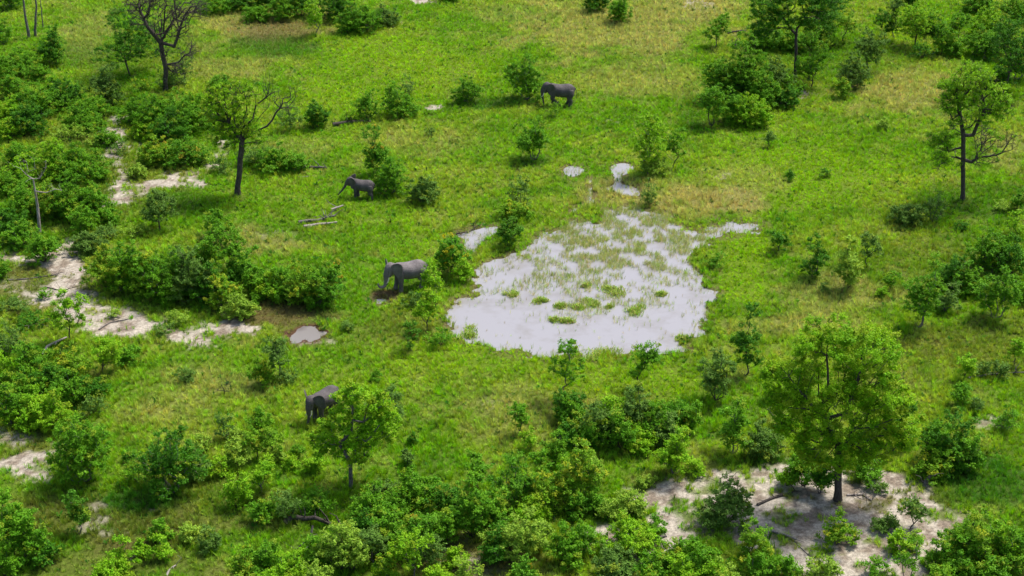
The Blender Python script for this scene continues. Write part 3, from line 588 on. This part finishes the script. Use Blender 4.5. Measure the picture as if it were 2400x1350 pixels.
    for sgn, fl in ((1, ears[0]), (-1, ears[1])):                   # ears: fans of flesh with a rolled upper edge
        outl = [(0, .42), (.25, .62), (.62, .68), (.98, .52), (1.16, .18), (1.15, -.22), (1.0, -.62), (.78, -.98), (.5, -1.16), (.3, -.95), (.12, -.55), (0, -.25)]
        O_ = np.array(outl); c = np.array([.12, .05]); nr = 6; V = []; nO = len(O_) * 3; tt = np.linspace(0, len(O_), nO, endpoint=False)
        ring = np.array([O_[int(t) % len(O_)] * (1 - t % 1) + O_[(int(t) + 1) % len(O_)] * (t % 1) for t in tt]); a = R(fl); dr = R(droop[0 if sgn > 0 else 1])
        V = [c] + [c + (q - c) * k / nr for k in range(1, nr + 1) for q in ring]; V3 = []
        for q in V:
            x, z = q; rr = max(0, x); bend = .10 * math.sin(rr * 3.0) + .05 * math.sin(z * 5) * rr + (.16 * max(0, z - .35) * rr * 2)
            px, py = -x * math.cos(a) - bend * math.sin(a), x * math.sin(a) + bend * math.cos(a)
            z2 = z * math.cos(dr); py += -z * math.sin(dr) * .6
            V3.append(T((1.86 + px, sgn * (.40 + py), 2.72 + z2 + lift[0 if sgn > 0 else 1])))
        F_ = [(0, 1 + (k + 1) % nO, 1 + k) for k in range(nO)] + [(1 + (j * nO) + k, 1 + (j * nO) + (k + 1) % nO, 1 + (j + 1) * nO + (k + 1) % nO, 1 + (j + 1) * nO + k) for j in range(nr - 1) for k in range(nO)]
        o = pymesh('ear', V3, F_, M[sk], e); so = o.modifiers.new('thick', 'SOLIDIFY'); so.thickness = .055; so.offset = 0
        sb = o.modifiers.new('soft', 'SUBSURF'); sb.levels = sb.render_levels = 1
        if tusk > 0:
            V, F_ = limb([(2.26, sgn * .24, 2.02), (2.36, sgn * .27, 1.72), (2.52, sgn * .28, 1.5), (2.74, sgn * .25, 1.36)] if tusk >= 1 else [(2.26, sgn * .24, 2.0), (2.33, sgn * .25, 1.85), (2.42, sgn * .25, 1.74)], [.065, .06, .045, .012] if tusk >= 1 else [.05, .04, .012], 10)
            pymesh('tusk', [T(q) for q in V], F_, M['ivory'], e)
        th = np.linspace(0, math.pi, 7); V = []; 
        c_ = T((2.20, sgn * .375, 2.56)); V = [c_ + .045 * np.array([math.sin(p) * math.cos(q), math.sin(p) * math.sin(q), math.cos(p)]) for p in th for q in np.arange(10) * .6283]
        F_ = [(j * 10 + k, j * 10 + (k + 1) % 10, (j + 1) * 10 + (k + 1) % 10, (j + 1) * 10 + k) for j in range(6) for k in range(10)]; pymesh('eye', V, F_, M['eye'], e)
    return e
# ------------------------------------------------------------------ the elephants
elephant(958, 676, 204, 1.08, lift=(0, -.2), head=(6, 10), ears=(38, 78), tusk=1.0, droop=(0, -25), legs=dict(fl=(.02, 0, 0), fr=(.25, 0, 0), hl=(.15, 0, 0), hr=(-.25, 0, 0)),
         trunk=[(2.2, 0, 2.55), (2.4, 0, 2.2), (2.5, 0, 1.75), (2.62, 0, 1.3), (2.9, 0, 1.02), (3.25, 0, 1.1), (3.42, 0, 1.4), (3.36, 0, 1.62)], label='big grey tusked elephant with curled up trunk between the pond and the thicket')
elephant(850, 463, 170, .80, sk='darkskin', head=(0, 0), ears=(22, 60), tusk=.5, legs=dict(fl=(.1, 0, 0), fr=(-.15, 0, 0), hl=(-.25, 0, 0), hr=(.1, 0, 0)),
         trunk=[(2.2, 0, 2.55), (2.42, 0, 2.2), (2.62, 0, 1.75), (2.95, 0, 1.25), (3.3, 0, .8), (3.7, 0, .35), (3.85, 0, .15)], label='smallest elephant, short tusks, reaching its trunk forward beside a bush')
elephant(1313, 246, 182, 1.06, sk='darkskin', head=(4, 6), ears=(26, 6), lift=(-.2, -.5), tusk=1.0, legs=dict(fl=(-.45, .35, .35), fr=(.0, 0, 0), hl=(.0, 0, 0), hr=(.25, 0, 0)),
         trunk=[(2.2, 0, 2.55), (2.42, 0, 2.2), (2.50, 0, 1.75), (2.48, 0, 1.2), (2.44, 0, .6), (2.42, 0, .15)], label='farthest elephant, dark grey, trunk hanging straight down, a front foot lifted')
elephant(762, 974, 232, .92, sk='darkskin', head=(8, 12), ears=(55, 42), tusk=1.0, droop=(25, -15),
         trunk=[(2.2, 0, 2.55), (2.42, 0, 2.2), (2.50, 0, 1.75), (2.55, 0, 1.3), (2.65, -.1, .75), (2.85, -.3, .2), (3.1, -.55, -.25)], label='elephant half hidden behind a leafy tree, head lowered and trunk reaching left')

# ------------------------------------------------------------------ the trees that stand out
tree('tall_tree', 1963, 1172, [(0,88,26,18,.9),(-34,98,26,18,.9),(36,96,30,20,.9),(-90,115,30,22,.9),(84,112,30,22,.9),(-140,300,26,30,1),(-60,140,40,30,1),(-20,110,44,26,.9),(50,130,44,26,1),(-110,160,42,30,1),(120,150,42,30,1),(10,165,50,30,.8),(-75,330,55,55,1),(-20,375,62,42,1),(50,372,60,42,1),(105,335,52,50,1),(-120,270,50,52,1),(-60,250,46,48,.85),(20,300,62,55,.8),(85,262,58,52,.95),(128,262,42,56,1),(150,190,42,52,1),(100,180,45,40,.95),(-100,200,46,38,.95),(50,215,40,34,.8),(-145,225,26,32,1),(-40,185,42,30,.8),(140,140,26,30,1),(60,140,34,22,.7),(0,235,46,40,.6)],
     (2, 130), .42, 'h', 11, 'tallest spreading bright green tree with forked trunk on the sand', 'tree', nleaf=230, spacing=.95, dens=.95, lsize=.16, crad=(.38, .68), r_tip=.022, expo=.47, tipsf=.22, stems=[[(-30,180),(-75,235),(-130,300)],[(-15,230),(-25,320),(-20,370)],[(20,200),(50,290),(55,360)],[(50,180),(105,245),(150,270)],[(-60,205),(-100,215)]])
tree('open_crowned_tree', 2256, 468, [(20,300,45,26,1),(-20,275,36,24,.95),(55,262,42,24,.9),(-45,235,24,22,.8),(85,220,32,24,.85),(30,215,40,26,.7),(-10,190,32,26,.7),(-50,135,26,18,.8),(-30,110,36,20,.75),(60,160,40,32,.25),(95,150,26,28,.2),(50,110,36,24,.4),(-55,95,20,16,.7),(-55,150,30,22,.95),(-25,245,30,26,1),(70,240,34,26,1),(0,270,40,24,1)],
     (2, 95), .27, 'b', 12, 'lone tall open-crowned tree with dark trunk on the right meadow', 'tree', nleaf=130, spacing=.8, dens=.9, lsize=.155, crad=(.35, .6), r_tip=.015, expo=.45, twig=3, wob=.2, stems=[[(0,150),(-8,220),(-15,280)],[(25,150),(45,215),(40,270)],[(-25,190),(-45,235)],[(35,125),(75,160),(100,170)],[(70,200),(90,225)],[(-30,115),(-55,120)]])
tree('leafless_tree', 388, 213, [(-75,195,28,24,0),(70,190,24,24,0),(-60,160,26,20,0),(-50,190,36,26,0),(0,205,44,26,0),(45,190,36,28,0),(-20,150,34,26,0),(40,140,34,28,0),(10,180,40,30,0),(45,95,26,22,.1),(-5,90,18,22,.1),(25,55,26,20,.25),(-35,200,24,20,.05)],
     (0, 60), .34, 'd', 13, 'dark leafless tree with wide tangle of bare branches', 'tree', nleaf=16, spacing=.9, dens=.85, r_tip=.013, expo=.43, twig=9, lsize=.15, wob=.22, stems=[[(-12,110),(-40,150),(-70,205)],[(-5,130),(0,180),(-8,225)],[(22,105),(40,160),(60,215)],[(30,150),(20,215)],[(-45,160),(-80,180)],[(30,65),(60,100)],[(20,40),(45,62)]])
tree('forked_tree', 557, 457, [(-62,240,22,22,1),(22,240,26,22,1),(-50,145,26,18,1),(48,140,20,14,1),(-30,240,42,26,1),(0,212,44,30,1),(-52,205,30,28,1),(15,150,34,24,1),(-40,180,30,26,1),(15,180,30,24,.95),(-25,165,36,24,.9),(30,160,30,14,.9),(-20,120,24,14,.6),(-5,260,24,14,.8),(80,255,22,18,0),(105,225,26,22,0),(60,265,12,14,0),(125,245,18,20,.08)],
     (10, 125), .34, 'h', 14, 'forked tree with a leafy left half and a bare right limb', 'tree', nleaf=110, spacing=.74, dens=.85, r_tip=.022, expo=.47, lsize=.15, crad=(.3, .5), tipsf=.3, twig=1, depth=.5, stems=[[(-20,165),(-35,235)],[(-2,180),(-2,250)],[(38,160),(70,205),(82,262)],[(75,212),(112,222),(130,245)],[(-35,170),(-60,205)],[(60,200),(58,265)]])
tree('slim_tree', 822, 1143, [(-70,115,24,18,1),(85,160,24,24,1),(70,205,24,22,1),(20,60,20,10,.8),(-14,205,30,30,1),(5,228,34,24,1),(40,200,38,34,1),(-50,140,30,34,1),(-10,150,42,40,1),(45,145,42,38,1),(-40,100,36,24,1),(15,95,40,28,1),(70,180,24,22,1),(75,120,20,20,.9),(-75,110,18,22,1)],
     (0, 60), .17, 'b', 15, 'slim pale-trunked tree in front of the half hidden elephant', 'tree', nleaf=130, spacing=.66, dens=1.0, mt='greybark', lsize=.16, crad=(.28, .46), tipsf=.2, stems=[[(-25,100),(-50,140)],[(2,120),(5,215)],[(32,105),(65,140)],[(30,150),(40,195)]])
tree('dark_trunked_tree', 1864, 182, [(-50,190,50,26,1),(0,215,56,26,1),(45,180,44,28,1),(-70,150,40,26,1),(-30,145,40,26,.9),(30,140,36,24,.9),(75,150,34,24,1),(-60,110,30,18,.9),(80,185,36,24,1),(-90,120,24,20,1)],
     (2, 100), .28, 'd', 16, 'tall dark-trunked tree cut by the upper edge at the right', 'tree', nleaf=150, spacing=.9, dens=1.0, crad=(.38, .62), r_tip=.02, stems=[[(-40,150),(-65,185)],[(0,160),(0,220)],[(40,140),(75,175)],[(-55,110),(-85,120)]])
for bx, by, dx, rad, sd, lb in ((68, 88, -16, .26, 21, 'leftmost of the grey bare trunks cut by the top edge'), (83, 84, 2, .24, 22, 'straight reddish bare trunk between two others at the top left'), (101, 66, -10, .10, 23, 'thin pale bare trunk right of the two thick bare trunks')):
    dead(bx, by, [(0, (0, 0), (dx * .5, 45), (dx, 95), (dx * 1.3, 150), (dx * 1.2, 190)), (20, (dx + 22, 150), (dx + 34, 190)), (16, (dx - 24, 160), (dx - 40, 185))], rad, sd, lb, 'bare_tree', twigs=14, cat='dead tree')
dead(93, 548, [(0, (0, 0), (-6, 60), (-12, 100), (-15, 128)), (7, (-30, 135), (-45, 150), (-62, 156)), (8, (-24, 145), (-30, 168)), (8, (2, 128), (14, 150), (12, 165)), (6, (20, 100), (40, 108), (52, 104)), (7, (-10, 150), (-12, 172))], .21, 24, 'weathered grey dead tree standing above a small bush at the left', twigs=26, mt='deadwood')
dead(1826, 1008, [(0, (0, 0), (2, 14), (-8, 24), (-26, 42)), (2, (14, 20), (24, 34)), (1, (-12, 12))], .22, 25, 'dark broken snag leaning beside the tallest tree', 'dead_snag', mt='bark', twigs=5, cat='snag')
dead(732, 1292, [(0, (0, 0), (-2, 20), (0, 54)), (1, (-14, 20), (-36, 4))], .16, 26, 'upright grey broken stump near the bottom edge', 'dead_snag', twigs=3, cat='snag')
dead(2168, 1142, [(0, (0, 0), (4, 10), (14, 24))], .24, 27, 'short dark stump under the dark bush right of the tallest tree', 'dead_snag', twigs=4, cat='snag')
dead(1722, 116, [(0, (0, 0), (1, 12), (2, 20))], .2, 28, 'short broken stump among bushes below the small log', 'dead_snag', twigs=2, cat='snag')
dead(525, 924, [(0, (0, 0), (2, 10), (-6, 22)), (1, (8, 24)), (1, (16, 14)), (0, (-14, 12))], .06, 29, 'small dark leafless twiggy shrub in the lower left meadow', 'bare_shrub', twigs=26, mt='bark', cat='shrub')
dead(1690, 1134, [(0, (0, 0), (-2, 8), (6, 20)), (0, (12, 6), (24, 10), (34, 22)), (0, (-8, 6)), (0, (10, 2), (20, 4))], .07, 30, 'dark tangle of dead branches on the white sand', 'dead_branch', twigs=12, mt='bark', cat='branch')
log([(668,1226),(688,1211,.5),(740,1214,.7),(800,1236)], .26, 41, 'dark arched fallen trunk among shrubs at the lower centre', 9, 'bark')
for k, (dx, h) in enumerate(((-48, 50), (-28, 62))): pass
log([(700,521,.3),(745,514,.35),(786,506,.3)], .22, 42, 'upper of the two long fallen logs near the smallest elephant', 8, 'greybark')
log([(712,531,.28),(750,525,.3),(788,521,.3)], .2, 43, 'lower pale fallen log near the smallest elephant', 3)
log([(776,491,.3),(803,482,.3)], .14, 44, 'short pale log between the long logs and the smallest elephant', 1)
log([(780,292,.2),(830,284,.3),(868,282,.3)], .28, 45, 'dark log lying under the low bushes in the upper meadow', 4, 'bark')
log([(700,392,.2),(735,390,.25),(765,393,.25)], .2, 46, 'grey log right of the bushes beside the forked tree', 5, 'greybark')
log([(690,415),(735,412)], .06, 47, 'thin pale stick in grass below the grey log', 0)
log([(1704,78,.5),(1730,72,.8),(1748,72)], .16, 48, 'dark raised log beside a small tree at the upper right', 3, 'bark')
log([(1775,1183),(1815,1166),(1865,1150)], .13, 49, 'dark fallen branch left of the tallest tree', 7, 'bark')
log([(1776,1233,.2),(1820,1248,.2),(1866,1262,.2)], .17, 50, 'pale fallen branch on sand right of the dark round bush', 4)
log([(1985,1160),(2020,1158),(2045,1172)], .09, 51, 'heap of pale dead sticks at the foot of the tallest tree', 14)
log([(2270,886),(2330,876),(2400,872)], .12, 52, 'long reddish fallen branch near the right edge', 9, 'greybark')
log([(100,832,.2),(112,812,.4),(155,790,.3)], .17, 53, 'crooked pale branch below the sapling on the left sand', 1)
log([(232,772),(258,756),(300,748)], .07, 54, 'thin grey curved branch on the left white sand', 3, 'greybark')
log([(20,656),(75,652),(135,643)], .08, 55, 'long thin grey branch at the left edge', 8, 'greybark')
log([(105,672),(145,682),(190,668)], .06, 56, 'thin dark branch on the sand left of the long thicket', 7, 'bark')
log([(390,1350),(398,1334),(412,1324)], .10, 57, 'forked pale branch at the bottom left edge', 2)
log([(1280,1203),(1310,1222)], .13, 58, 'short grey log between bushes at the bottom centre', 1, 'greybark')
log([(1545,1262),(1562,1256)], .11, 59, 'short grey log beside the wide bush on the lower sand', 1, 'greybark')
log([(1870,1276),(1895,1300)], .06, 60, 'small dead sticks on sand at the bottom right', 5)
log([(1068,548),(1090,545),(1110,535)], .10, 61, 'brown muddy branch along the left finger of the pond', 9, 'bark', name='sunken_branch', cat='branch')

# ------------------------------------------------------------------ every other bush and small tree: centre x, top, foot, width, colour and habit
CAT = """15 -60 30 70 db;5 40 110 50 mb;118 62 165 85 db;50 118 185 105 mb;88 145 200 60 mb;30 170 245 90 mb;85 195 290 120 mb;150 180 260 100 db;210 225 290 110 mb;28 228 300 110 bb
297 50 184 140 dt;250 155 255 90 gb;335 180 222 60 ys;320 210 300 90 mb;365 215 328 120 mb;430 213 325 130 mb;482 225 302 80 bb;335 280 335 70 bb;520 175 230 90 mb;675 245 315 60 gs;742 238 308 55 db
20 275 335 70 bb;165 295 340 100 ls;130 322 430 120 bb;190 340 440 140 mb;235 388 428 50 mb;365 322 400 100 yb;430 318 400 105 ob;470 345 392 60 ls;230 322 352 60 ls;285 335 366 42 gs;320 385 425 45 lb
600 335 400 90 gs;642 340 415 90 mb;692 355 412 72 mb;520 368 412 50 gs;22 400 460 90 mb;58 430 520 100 mb;130 425 520 90 yb;168 408 530 110 mb;215 440 515 90 mb;15 480 562 90 db;250 485 532 60 mb;98 545 626 75 mb
45 520 590 80 mb;200 545 606 100 gb;252 530 568 60 gs;370 465 545 75 gt;315 525 562 60 ls;510 488 565 65 mb;245 585 690 110 yb;310 563 697 120 mb;380 578 715 140 mb;450 572 720 130 gb;532 548 650 100 mt;520 640 737 80 yb
410 640 718 110 mb;565 690 756 75 lb;598 612 700 90 mb;660 622 710 110 mb;712 605 726 110 yb;768 610 727 105 ob;5 608 656 36 mb;155 690 800 76 bt;28 700 738 80 gs;75 733 778 100 ds;105 682 706 36 ms
415 728 766 55 ls;380 764 790 52 gs;265 730 748 32 ls;15 758 840 90 gs;65 803 900 100 mb;152 815 906 110 yb;238 812 882 76 bt;298 818 862 62 mb;652 794 892 50 gt;614 838 912 60 yb;672 868 902 50 gs;435 870 900 50 gs
15 888 1010 80 mb;75 914 1012 120 bb;128 918 1022 90 bb;200 878 950 100 db;216 928 978 56 gs;185 972 1152 155 mb;395 1008 1178 145 db;456 1060 1132 72 gb;318 1078 1142 70 ms;470 1020 1062 50 lb;514 1073 1122 50 bb;300 1060 1086 40 ds
525 975 1036 46 gs;556 1004 1048 45 lb;550 1030 1102 65 lb;610 968 1026 46 mn;597 1020 1082 46 yn;632 1008 1076 52 yt;652 1052 1085 32 lb;680 1070 1106 45 bb;696 1044 1082 30 mb;736 1060 1116 55 bb;610 1090 1156 65 bt;556 1114 1202 72 bb
612 1172 1236 60 mb;645 1170 1222 60 ms;668 1150 1232 70 gs;745 1150 1212 96 mw;178 1156 1262 64 rb;18 1158 1330 120 mb;64 1213 1332 90 mb;112 1272 1330 70 db;8 1290 1362 60 mb;378 1224 1276 55 mb;375 1264 1320 55 bb;330 1270 1310 42 bb
440 1228 1276 60 lb;492 1244 1298 60 gb;282 1268 1346 70 bb;262 1310 1374 90 bb;570 1288 1372 80 yb;622 1278 1362 90 mb;682 1298 1384 90 bb;792 1232 1350 108 lb;745 1318 1392 80 lb;906 922 1002 70 gn;1212 948 1022 42 mn;968 1020 1046 18 ds
954 1060 1092 26 gn;1323 798 938 78 mn;1335 918 998 84 db;1510 808 920 62 mn;1400 944 1052 90 gb;1450 958 1064 90 mb;1490 912 1032 90 gb;1540 944 1042 90 mb;1592 934 1012 80 ob;1345 984 1052 80 db;1500 1008 1068 80 bb;1240 1008 1062 40 bs;1300 1014 1098 60 mb
1585 1003 1126 92 bb;1366 1048 1192 106 yb;1262 1066 1128 42 mn;1120 1064 1148 46 mn;1208 1074 1202 108 ob;1272 1108 1212 96 yb;1312 1088 1202 66 yb;1220 1203 1328 146 lb;1105 1128 1274 108 mb;980 1108 1214 116 mb;992 1198 1302 116 ob;865 1148 1252 116 mb;900 1126 1190 70 gb
905 1198 1292 104 mb;1042 1198 1292 90 mb;822 1236 1350 96 lb;872 1248 1322 60 gn;968 1264 1360 76 bt;908 1298 1362 54 yb;1070 1288 1338 60 bb;1022 1324 1384 70 bb;1090 1318 1374 56 ls;1322 1236 1334 84 mb;1230 1312 1384 62 ob;1352 1160 1222 54 ob
1475 1153 1222 88 lb;1470 1212 1308 126 bb;1532 1218 1272 76 mb;1440 1298 1374 120 gb;1572 1272 1348 86 yb;1516 1114 1148 50 lb;1720 944 1076 76 mb;1785 994 1082 90 gb;1620 948 1022 56 mb;1705 1133 1248 132 gb;1888 1058 1152 86 mb;1926 1068 1168 72 db;2032 1078 1138 92 mb;1846 1100 1146 44 bb
1965 1203 1288 88 yb;2080 1213 1252 58 gb;2140 1168 1242 52 gn;2104 1248 1306 68 bb;2146 1250 1292 40 ls;2230 968 1112 156 db;2190 1060 1132 86 yb;2118 958 1052 60 db;2310 1193 1342 160 yb;2202 1263 1342 68 mb;2382 1238 1352 96 mb;2244 1298 1374 96 mb;2330 1310 1392 100 mb
1652 1278 1372 86 mb;1768 1236 1352 100 yb;1700 1318 1394 116 lb;1830 1298 1374 86 mb;1930 1308 1374 86 lb;2050 1306 1356 78 ms;2130 1276 1372 54 ms;1612 1268 1332 56 mb;2246 903 948 42 mn;2290 933 968 42 gs;2132 473 540 88 gb;2192 458 530 68 gs
1826 545 590 42 dn;1680 596 634 58 ms;1908 563 662 60 db;1990 568 692 84 lb;2036 548 628 42 gn;2090 638 682 30 mn;2066 673 702 30 bb;1932 662 692 34 gs;2165 608 782 96 mb;2220 668 738 54 gb;2236 598 692 96 db;2325 538 642 106 mb;2342 628 762 96 mb;2386 648 716 58 mb
2392 438 502 50 mb;2384 498 564 60 bs;2352 468 500 44 ls;2372 560 640 70 mb;1752 728 892 72 db;1682 826 952 88 gb;2260 838 896 38 bn;2302 848 884 48 gs;2382 798 862 40 bn;2345 850 890 36 gs;2360 960 1020 60 ms;1680 43 113 54 mt;1800 58 132 106 mb;1752 88 252 124 mb;1692 128 252 106 mb
1822 128 242 96 gb;1670 198 308 80 mb;1760 213 308 98 bb;1852 178 248 56 mb;1905 58 132 78 ms;1905 123 208 66 mn;1976 28 104 66 yt;2002 123 218 76 gb;2042 78 172 66 gt;1978 183 238 48 yb;1935 -30 70 80 db;1950 85 120 60 ys;2076 28 98 48 dn;2102 -6 94 46 gn;2150 18 114 88 bt;2130 -34 20 60 db
2164 98 144 56 ds;2212 58 130 48 mn;2250 33 112 58 mt;2320 18 102 88 bb;2382 -14 62 88 mb;2300 -24 42 80 mb;2372 58 224 116 dt;2322 78 152 70 mb;2340 150 222 70 db;1804 308 348 26 gs;1933 393 420 30 ds;1852 403 426 22 ds;2070 278 306 26 ls;500 -10 42 76 mb;560 -34 36 100 db;662 -24 56 90 mb;736 13 86 44 bn
780 -44 60 96 db;850 -2 87 88 mb;905 13 68 66 gb;702 -24 52 76 db;620 -44 32 80 db;1396 -34 36 60 db;1450 -12 64 64 mb;1052 -24 10 60 mb;1096 178 252 78 mb;1230 123 250 96 mb;860 213 288 60 mb;932 198 283 86 mb;956 178 232 38 gs;820 253 292 50 bs;1300 233 282 44 yw
1250 278 388 78 mb;1524 283 416 70 bn;1580 303 396 48 mn;1532 358 418 66 lb;880 303 422 74 ob;916 368 467 88 mb;990 408 488 74 gb;1220 413 492 62 gs;1206 468 524 74 yb;1195 513 588 62 rb;1056 548 656 76 fb;1086 608 666 42 bb;1014 618 706 58 bb;1000 688 776 54 bn;1032 768 818 60 ms;963 758 824 30 rn
966 688 726 60 gs;815 758 782 42 gs;1522 430 488 44 gs;1010 300 322 24 gs;270 20 40 40 gs;600 690 720 40 ms;1150 1200 1260 50 mb;1395 1080 1140 50 ls;1425 1180 1225 46 ls;1630 1080 1120 44 bs;880 870 895 26 ms;2060 1130 1160 40 gs;2255 520 545 36 ds;402 150 216 72 gs;428 120 200 46 gs
20 130 200 80 mb;130 175 240 80 bb;60 240 330 90 db;190 240 320 90 mb;250 300 350 60 mb;400 250 345 90 db;45 330 400 80 mb;40 370 440 60 bb;190 480 560 80 mb;290 610 700 90 bb;345 600 705 90 yb;420 590 700 90 mb;490 620 725 90 db;480 560 640 80 mb;630 640 712 80 bb;740 640 730 80 mb
560 600 680 70 db;10 830 900 70 bb;110 850 930 90 db;60 870 950 90 mb;160 870 960 80 mb;1430 930 1030 80 bb;1380 990 1060 70 mb;1560 970 1050 80 gb;1340 940 1010 60 mb;930 1150 1230 90 mb;1050 1140 1230 90 db;1160 1150 1250 90 mb;1250 1160 1240 90 bb;1160 1240 1330 80 db;940 1240 1320 90 mb;1010 1260 1340 70 gb;860 1200 1290 80 db
740 1260 1340 70 mb;650 1330 1400 90 bb;1370 1230 1310 70 mb;1400 1150 1210 60 mb;1530 1300 1380 80 mb;1600 1310 1390 80 bb;1740 150 250 90 db;1790 160 270 90 mb;1720 210 300 80 mb;1840 200 260 70 db;1850 60 130 80 mb;1920 30 110 80 db;2180 20 90 70 db;2230 80 140 60 mb;2290 60 140 70 mb;2350 40 130 80 mb;2390 100 200 80 db
2280 620 700 80 mb;2370 560 660 70 db;2200 1000 1110 80 mb;2270 1020 1120 80 mb;2260 1240 1340 90 mb;2350 1240 1340 80 bb;2210 1330 1400 80 yb;1780 1300 1380 80 mb;1670 1320 1395 80 bb;600 10 60 70 mb;820 20 88 70 mb;570 1340 1400 80 mb"""
k = 0
for line in CAT.split('\n'):
    for row in line.split(';'):
        q = row.split(); bush(*[float(x) for x in q[:4]], q[4].replace('w', 's') if q[4][1] == 'w' else q[4], k); k += 1
LM = [('the curled-trunk elephant', 950, 645), ('the smallest elephant', 845, 440), ('the farthest elephant', 1310, 225), ('the half hidden elephant', 745, 940), ('the leafless tree', 388, 130), ('the forked tree', 557, 390),
      ('the grey dead tree', 90, 470), ('the tallest tree', 1985, 960), ('the lone open-crowned tree', 2270, 310), ('the tall dark-trunked tree', 1864, 100), ('the small mud puddle', 718, 782), ('the arched fallen trunk', 735, 1215), ('the slim tree', 822, 1060),
      ('the pond', 1370, 690), ('the two small puddles', 1400, 400), ('the pair of long logs', 745, 518), ('the broken stump', 730, 1260), ('the bottom left corner', 0, 1350), ('the bottom right corner', 2400, 1350), ('the top right corner', 2400, 0),
      ('the top edge middle', 1200, 0), ('the bottom edge middle', 1200, 1350), ('the right edge middle', 2400, 675), ('the left edge middle', 0, 675), ('the bare trunks', 80, 40), ('the broken snag', 1820, 985), ('the left white sand', 470, 775), ('the lower right sand', 1640, 1170), ('the reddish fallen branch', 2330, 878)]
ORD = ['nearest', 'second nearest', 'third nearest', 'fourth nearest', 'fifth nearest', 'sixth nearest', 'seventh nearest', 'eighth nearest']
groups = {}
for d in LIST:
    if d.get('hero'): continue
    D = sorted((math.hypot(d['cx'] - x, (d['cy'] - y) * 1.3), nm, x, y) for nm, x, y in LM)[0]; dx, dy = d['cx'] - D[2], (d['cy'] - D[3]) * 1.3; a = math.degrees(math.atan2(dy, dx))
    if 'corner' in D[1] or 'edge' in D[1]: w_ = 'near'
    else: w_ = 'right of' if abs(a) < 40 else 'left of' if abs(a) > 140 else 'in front of' if a > 0 else 'behind'
    sz = 'small' if d['Wm'] < 2.4 else 'large' if d['Wm'] > 4.0 else 'medium'; kd = {'b': 'bush', 's': 'sparse shrub', 't': 'tree', 'n': 'slender sapling'}[d['st']]
    groups.setdefault('%s %s %s %s %s' % (sz, CW[d['ck']].replace(' tipped', '-tipped').replace('grey green', 'grey-green').replace(' leaved', '-leaved'), kd, w_, D[1]), []).append((D[0], d, kd))
for g_, m_ in groups.items():
    m_.sort(key=lambda q: q[0])
    for i, (_, d, kd) in enumerate(m_):
        lb = g_ if len(m_) == 1 else g_ + ', %s of %d' % (ORD[min(i, 7)], len(m_))
        tag(d['o'], lb, {'bush': 'bush', 'sparse shrub': 'shrub', 'tree': 'tree', 'slender sapling': 'sapling'}[kd], {'bush': 'bushes scattered over the savanna', 'sparse shrub': 'sparse low shrubs in the grass', 'tree': 'small trees of the savanna', 'slender sapling': 'slender saplings of the savanna'}[kd])
# grass tussocks standing as islets in the pond
TUS = [(1105,778,42,'grassy islet at the lower left of the pond'),(1310,716,32,'leftmost grassy islet in the row mid pond'),(1345,718,34,'second grassy islet in the row mid pond'),(1386,710,36,'third grassy islet in the row mid pond'),(1435,682,56,'largest green grassy islet mid pond'),(1328,750,30,'small green tussock below the islet row'),
       (1299,748,20,'tiny green tussock left of the small tussock'),(1482,722,40,'flat grassy islet right of the islet row'),(1548,688,26,'small tussock near the pond\'s open right water'),(1402,822,74,'broad grassy islet with dry stalks at the near shore'),(1427,718,18,'tiny tussock under the largest islet'),(1262,702,30,'faint low tussock left of the islet row'),(1200,690,26,'faint low tussock at mid left of the pond'),(1600,796,34,'grassy tongue at the lower right shore of the pond'),(1375,668,22,'small round tussock above the islet row')]
for i, (u, v, w, lb) in enumerate(TUS):
    r = np.random.default_rng(500 + i); s = ppm(v); rad = w / s / 2; g_ = ground(u, v); n = int(160 + 420 * rad); q = r.random(n) ** .75 * rad * 1.25; a = r.uniform(0, 6.283, n); sub = r.normal(0, .42, (5, 2)) * rad; si = r.integers(0, 5, n); x, y = np.cos(a) * q * .75 + sub[si, 0], np.sin(a) * q * .6 + sub[si, 1]
    l = r.uniform(.25, .62, n) * (1.1 - .5 * q / rad); an = r.uniform(0, 6.283, n); D = np.stack([np.cos(an), np.sin(an), np.zeros(n)], 1); Sx = np.stack([-D[:, 1], D[:, 0], np.zeros(n)], 1) * .028
    p0 = np.stack([x, y, np.zeros(n)], 1); p1 = p0 + D * l[:, None] * .2 + [0, 0, 1] * l[:, None] * .65; p2 = p0 + D * l[:, None] * .6 + [0, 0, 1] * l[:, None] * .9
    V = np.stack([p0 - Sx, p0 + Sx, p1 + Sx, p1 - Sx, p2 - Sx * .2, p2 + Sx * .2], 1).reshape(-1, 3); kk = np.arange(n)[:, None] * 6; F = np.concatenate([kk + [0, 1, 2, 3], kk + [3, 2, 5, 4]])
    c = jitter(np.where(r.random((n, 1)) < .6, lin(122, 158, 50)[None], lin(162, 166, 88)[None]) * 1.3, r, .25); th = np.arange(12) * .5236
    o = mesh('grass_tussock', V, F, M['leaf'], col=np.repeat(c, 6, 0)); o.location = (g_[0], g_[1], -.16); tag(o, lb, 'tussock', 'grass tussocks standing in the pond')
print('plants', len(LIST), 'leaf quads', sum(len(o.data.polygons) for o in bpy.data.objects if o.type == 'MESH' and o.name.startswith('crown')))
